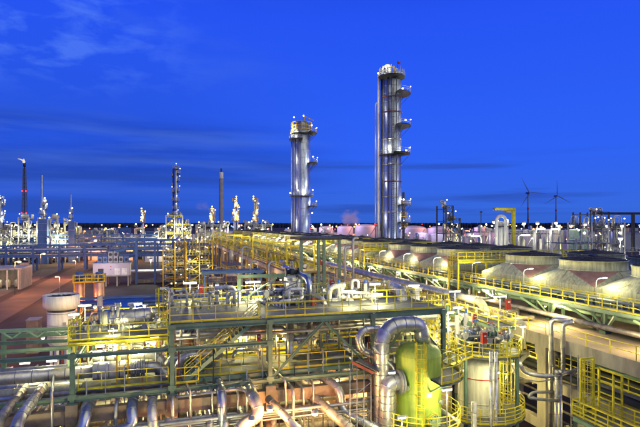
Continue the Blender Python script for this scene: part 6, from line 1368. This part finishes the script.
# lit flood masts right background
for k, (px, py, Y, g) in enumerate(((524, 223.5, 260, 'white_glow'), (537.5, 223.5, 260, 'white_glow'), (556, 223, 260, 'white_glow'), (571, 226, 260, 'amber_glow'), (574, 223.5, 280, 'amber_glow'), (585, 224.5, 230, 'white_glow'), (622, 226, 180, 'white_glow'), (607, 226, 180, 'white_glow'), (559, 226, 220, 'amber_glow'), (494, 222, 180, 'white_glow'))):
    bulb_lamp('flood lamp on a mast ' + where(px), pY(px, py, Y), g, .0034 * Y, 1500, WHT, 'flood lamps along the right skyline', pole=0, lit=k % 2 == 0)
bulb_lamp('large glowing lamp head at the right among the white plant', pY(620.5, 238.5, 95), 'white_glow', .42, 500, WHT, pole=13.8)
for k, (px, pyt, pyb, dx) in enumerate(((517.5, 235, 252, 8), (535.5, 229, 245, 5), (550.5, 229, 246, 5), (481.5, 236, 256, -6))):
    a = pY(px, pyb, 105); b = pY(px, pyt, 105); c = pY(px + dx, pyt, 105); t = thing('lamp_post', ('curved pale lamp arm in the rear right, left one', 'bent white pole in the rear right, middle one', 'bent white pole in the rear right, right one', 'pale lamp arm reaching left near the crane')[k], 'lamp post', (a.x, a.y, a.z))
    MB().tube(fillet([(a.x, a.y, 0), b, c], .6, 4), .16, 8).build('pole', 'white_paint', t); MB().box(c, (1.8, .6, .25)).build('lamp_head', 'tube_glow', t); light(c - Vector((0, 0, .8)), 380, WHT, .3, t)

# ================================================================ FAR LIGHTS AND LOW BUILDINGS ON THE PLAIN
random.seed(77)
for i in range(250):
    px = random.uniform(-8, 648); Y = random.choice((520, 640, 800, 1000, 1300)) * random.uniform(.9, 1.1); p = pY(px, 224, Y)
    g = random.choice(('orange_glow', 'orange_glow', 'amber_glow', 'white_glow', 'white_glow', 'cool_glow', 'red_glow', 'blue_glow'))
    zt2 = random.uniform(8, 24); r = .0016 * Y * random.uniform(.5, 1.15)
    t = thing('lamp_mast', f"tiny distant {g.split('_')[0]} lamp {where(px)}", 'lamp mast', (p.x, p.y, 0), 'distant lamps on the plain')
    MB().bb(p.x - .2, p.x + .2, p.y - .2, p.y + .2, 0, zt2).build('mast', 'dark_steel', t); bulbs(t, [(p.x, p.y - .5, zt2)], g, round(r, 1) + .1, 0)
for i in range(110):
    px = random.uniform(-8, 648); Y = random.uniform(430, 1400); p = pY(px, 224, Y); w_, d_, h_ = random.uniform(12, 45), random.uniform(10, 25), random.uniform(5, 16)
    t = thing('low_building', f"{'wide' if w_ > 28 else 'narrow'} {'tall' if h_ > 10 else 'flat'} distant building {where(px)}", 'building', (p.x, p.y, 0), 'distant buildings on the plain')
    MB().bb(p.x - w_ / 2, p.x + w_ / 2, p.y, p.y + d_, 0, h_).build('wall', random.choice(('tank_white', 'grey_box', 'concrete', 'blue_steel')), t); MB().bb(p.x - w_ / 2 - .4, p.x + w_ / 2 + .4, p.y - .4, p.y + d_ + .4, h_, h_ + .6).build('roof', 'grey_box', t)
    if i % 2: light((p.x, p.y - 9, h_ + 2), 14000, random.choice((ORG, ORG, WHT, (1, .5, .4))), 1.0)
for i in range(30):
    px = random.uniform(185, 640); Y = random.uniform(380, 700); p = pY(px, 224, Y); r = random.uniform(5, 11); h_ = random.uniform(9, 17)
    t = thing('storage_tank', f"{'wide' if r > 8 else 'narrow'} distant round tank {where(px)}", 'tank', (p.x, p.y, 0), 'distant tanks on the plain')
    MB().lathe((p.x, p.y, 0), [(r, 0), (r, h_), (r * .6, h_ + 1.2), (.1, h_ + 1.8)], 20).build('shell', 'tank_white', t)
    if i % 3 == 0: light((p.x - r, p.y - r - 5, h_), 9000, random.choice((ORG, (1, .5, .5), WHT)), 1.0)
# orange conveyor streak
a = pY(91, 243, 330); b = pY(101, 234.5, 380); cvy = thing('conveyor', 'orange lit inclined conveyor in the left middle distance', 'conveyor', a); MB().bar(a, b, 2.2, 2.0).build('gallery', 'tank_white', cvy); MB().bb(a.x - .3, a.x + .3, a.y, a.y + .6, 0, a.z).bb(b.x - .3, b.x + .3, b.y, b.y + .6, 0, b.z - 1).build('trestle', 'dark_steel', cvy); light(a.lerp(b, .4) + Vector((2, -6, -1)), 9000, ORG, .6)
# columns and yard lamps below the cooler table on the left side
for i in range(8): bulb_lamp('lamp on the rack edge above the middle distance machinery', (32.0 if i < 2 else 24.8, 66 + i * 22, 11.5), 'amber_glow', .22, 900, (1, .62, .3), group='lamps along the concrete table edge')
for i, (px, y0_, y1_) in enumerate(((269, 262, 300), (250.5, 262, 296), (242, 247, 275), (345, 247, 300), (353, 238, 300))):
    a = pY(px, y1_, 62 + i * 3); b = pY(px, y0_, 62 + i * 3); pipe('slim upright pale pole pipe rising behind the upper deck', [(a.x, a.y, 3), b, b + Vector((.8, 0, .02))], .13 if i < 3 else .2, 'galvanised', band=0, bend=.4, seg=8, group='pole pipes behind the upper deck')
for i, px in enumerate((318.5, 324)): a = pY(px, 285, 66); t = tag(MB().ibeam((a.x, a.y, 3), (a.x, a.y, zz(240, 66)), .35, .35).build('steel_post', 'green_steel'), ('left', 'right')[i] + ' of the pair of tall green steel posts behind the upper deck', 'post')
pp = thing('canopy', 'dark flat canopy on green posts behind the upper deck', 'canopy', pY(345, 240, 70)); a = pY(300, 237.5, 72); b = pY(352, 239.5, 70); MB().bb(a.x, b.x, a.y, a.y + 6, a.z - .4, a.z).build('roof', 'dark_steel', pp)
for x in (a.x + .3, b.x - .3): MB().bb(x - .2, x + .2, a.y + .2, a.y + .6, 0, a.z - .41).build('post', 'green_steel', pp)
bl_ = thing('blue_beam_frame', 'blue painted flat beam frame behind the upper deck rail at left centre', 'steel frame', pY(205, 274, 62)); a = pY(202, 273, 62); b = pY(262, 276, 60)
for dy, dz in ((0, 0), (2.6, 0)): MB().ibeam((a.x, a.y + dy, a.z), (b.x + 1, a.y + dy, a.z), .25, .35).build('beam', 'blue_steel', bl_)
for x in (a.x + .3, b.x + .6): MB().ibeam((x, a.y + .2, 0), (x, a.y + .2, a.z - .18), .22, .22).build('column', 'blue_steel', bl_); MB().ibeam((x, a.y + .3, a.z + .002), (x, a.y + 2.5, a.z), .2, .3).build('cross_beam', 'blue_steel', bl_)

# steam puffs drifting over the plain
def steam(label, px, py, Y, w, h, dens, col):
    p = pY(px, py, Y); mb = MB(); s = w * Y / F / 2; hh = h * Y / F / 2
    mb.lathe(p, [(.02, -hh)] + [(s * math.cos(R(k)), hh * math.sin(R(k))) for k in range(-75, 90, 15)] + [(.02, hh)], 20)
    m = bpy.data.materials.new('steam'); m.use_nodes = True; t = m.node_tree; t.nodes.clear(); out = N(t, 'ShaderNodeOutputMaterial'); v = N(t, 'ShaderNodeVolumePrincipled')
    v.inputs['Color'].default_value = (*col, 1); t.links.new(v.outputs[0], out.inputs['Volume']); MATS[label] = m
    g = N(t, 'ShaderNodeTexCoord'); nz = N(t, 'ShaderNodeTexNoise'); nz.inputs['Scale'].default_value = 3.2; nz.inputs['Detail'].default_value = 5; L(t, g, 'Generated', nz, 'Vector')
    ds = N(t, 'ShaderNodeVectorMath', operation='DISTANCE'); L(t, g, 'Generated', ds, 0); ds.inputs[1].default_value = (.5, .5, .42)
    ad = N(t, 'ShaderNodeMath', operation='SUBTRACT'); L(t, nz, 0, ad, 0); L(t, ds, 'Value', ad, 1)
    mr = N(t, 'ShaderNodeMapRange'); mr.inputs[1].default_value = .08; mr.inputs[2].default_value = .34; mr.inputs[4].default_value = dens; L(t, ad, 0, mr, 0); L(t, mr, 0, v, 'Density')
    tag(mb.build('steam_cloud', label), label, 'steam', kind='stuff')
    return p
p = steam('pinkish steam puff between the two great columns', 351, 217, 480, 24, 20, .12, (.95, .85, .9)); light(p + Vector((-8, -24, -8)), 12000, (1, .6, .55), 2)
steam('faint white steam puff left of the concrete chimney', 203, 205, 600, 18, 12, .03, (.9, .92, 1.0))

# copies that look alike are told apart by where they stand in the picture
def pxof(o): q = o.location; X, Y_ = q.x * CT - q.y * ST, q.x * ST + q.y * CT; return (320 + F * X / max(Y_, 1), Y_)
by = {}
for o in COL.objects:
    if o.parent is None and 'label' in o and o.get('kind') != 'stuff': by.setdefault(o['label'], []).append(o)
for lab, os_ in by.items():
    if len(os_) > 1:
        os_.sort(key=pxof)
        for i, o in enumerate(os_):
            l = lab + f', {nth(i)} from the left'
            if len(l.split()) > 16: l = f'{nth(i)} from the left: ' + ' '.join(lab.split()[:12])
            o['label'] = l
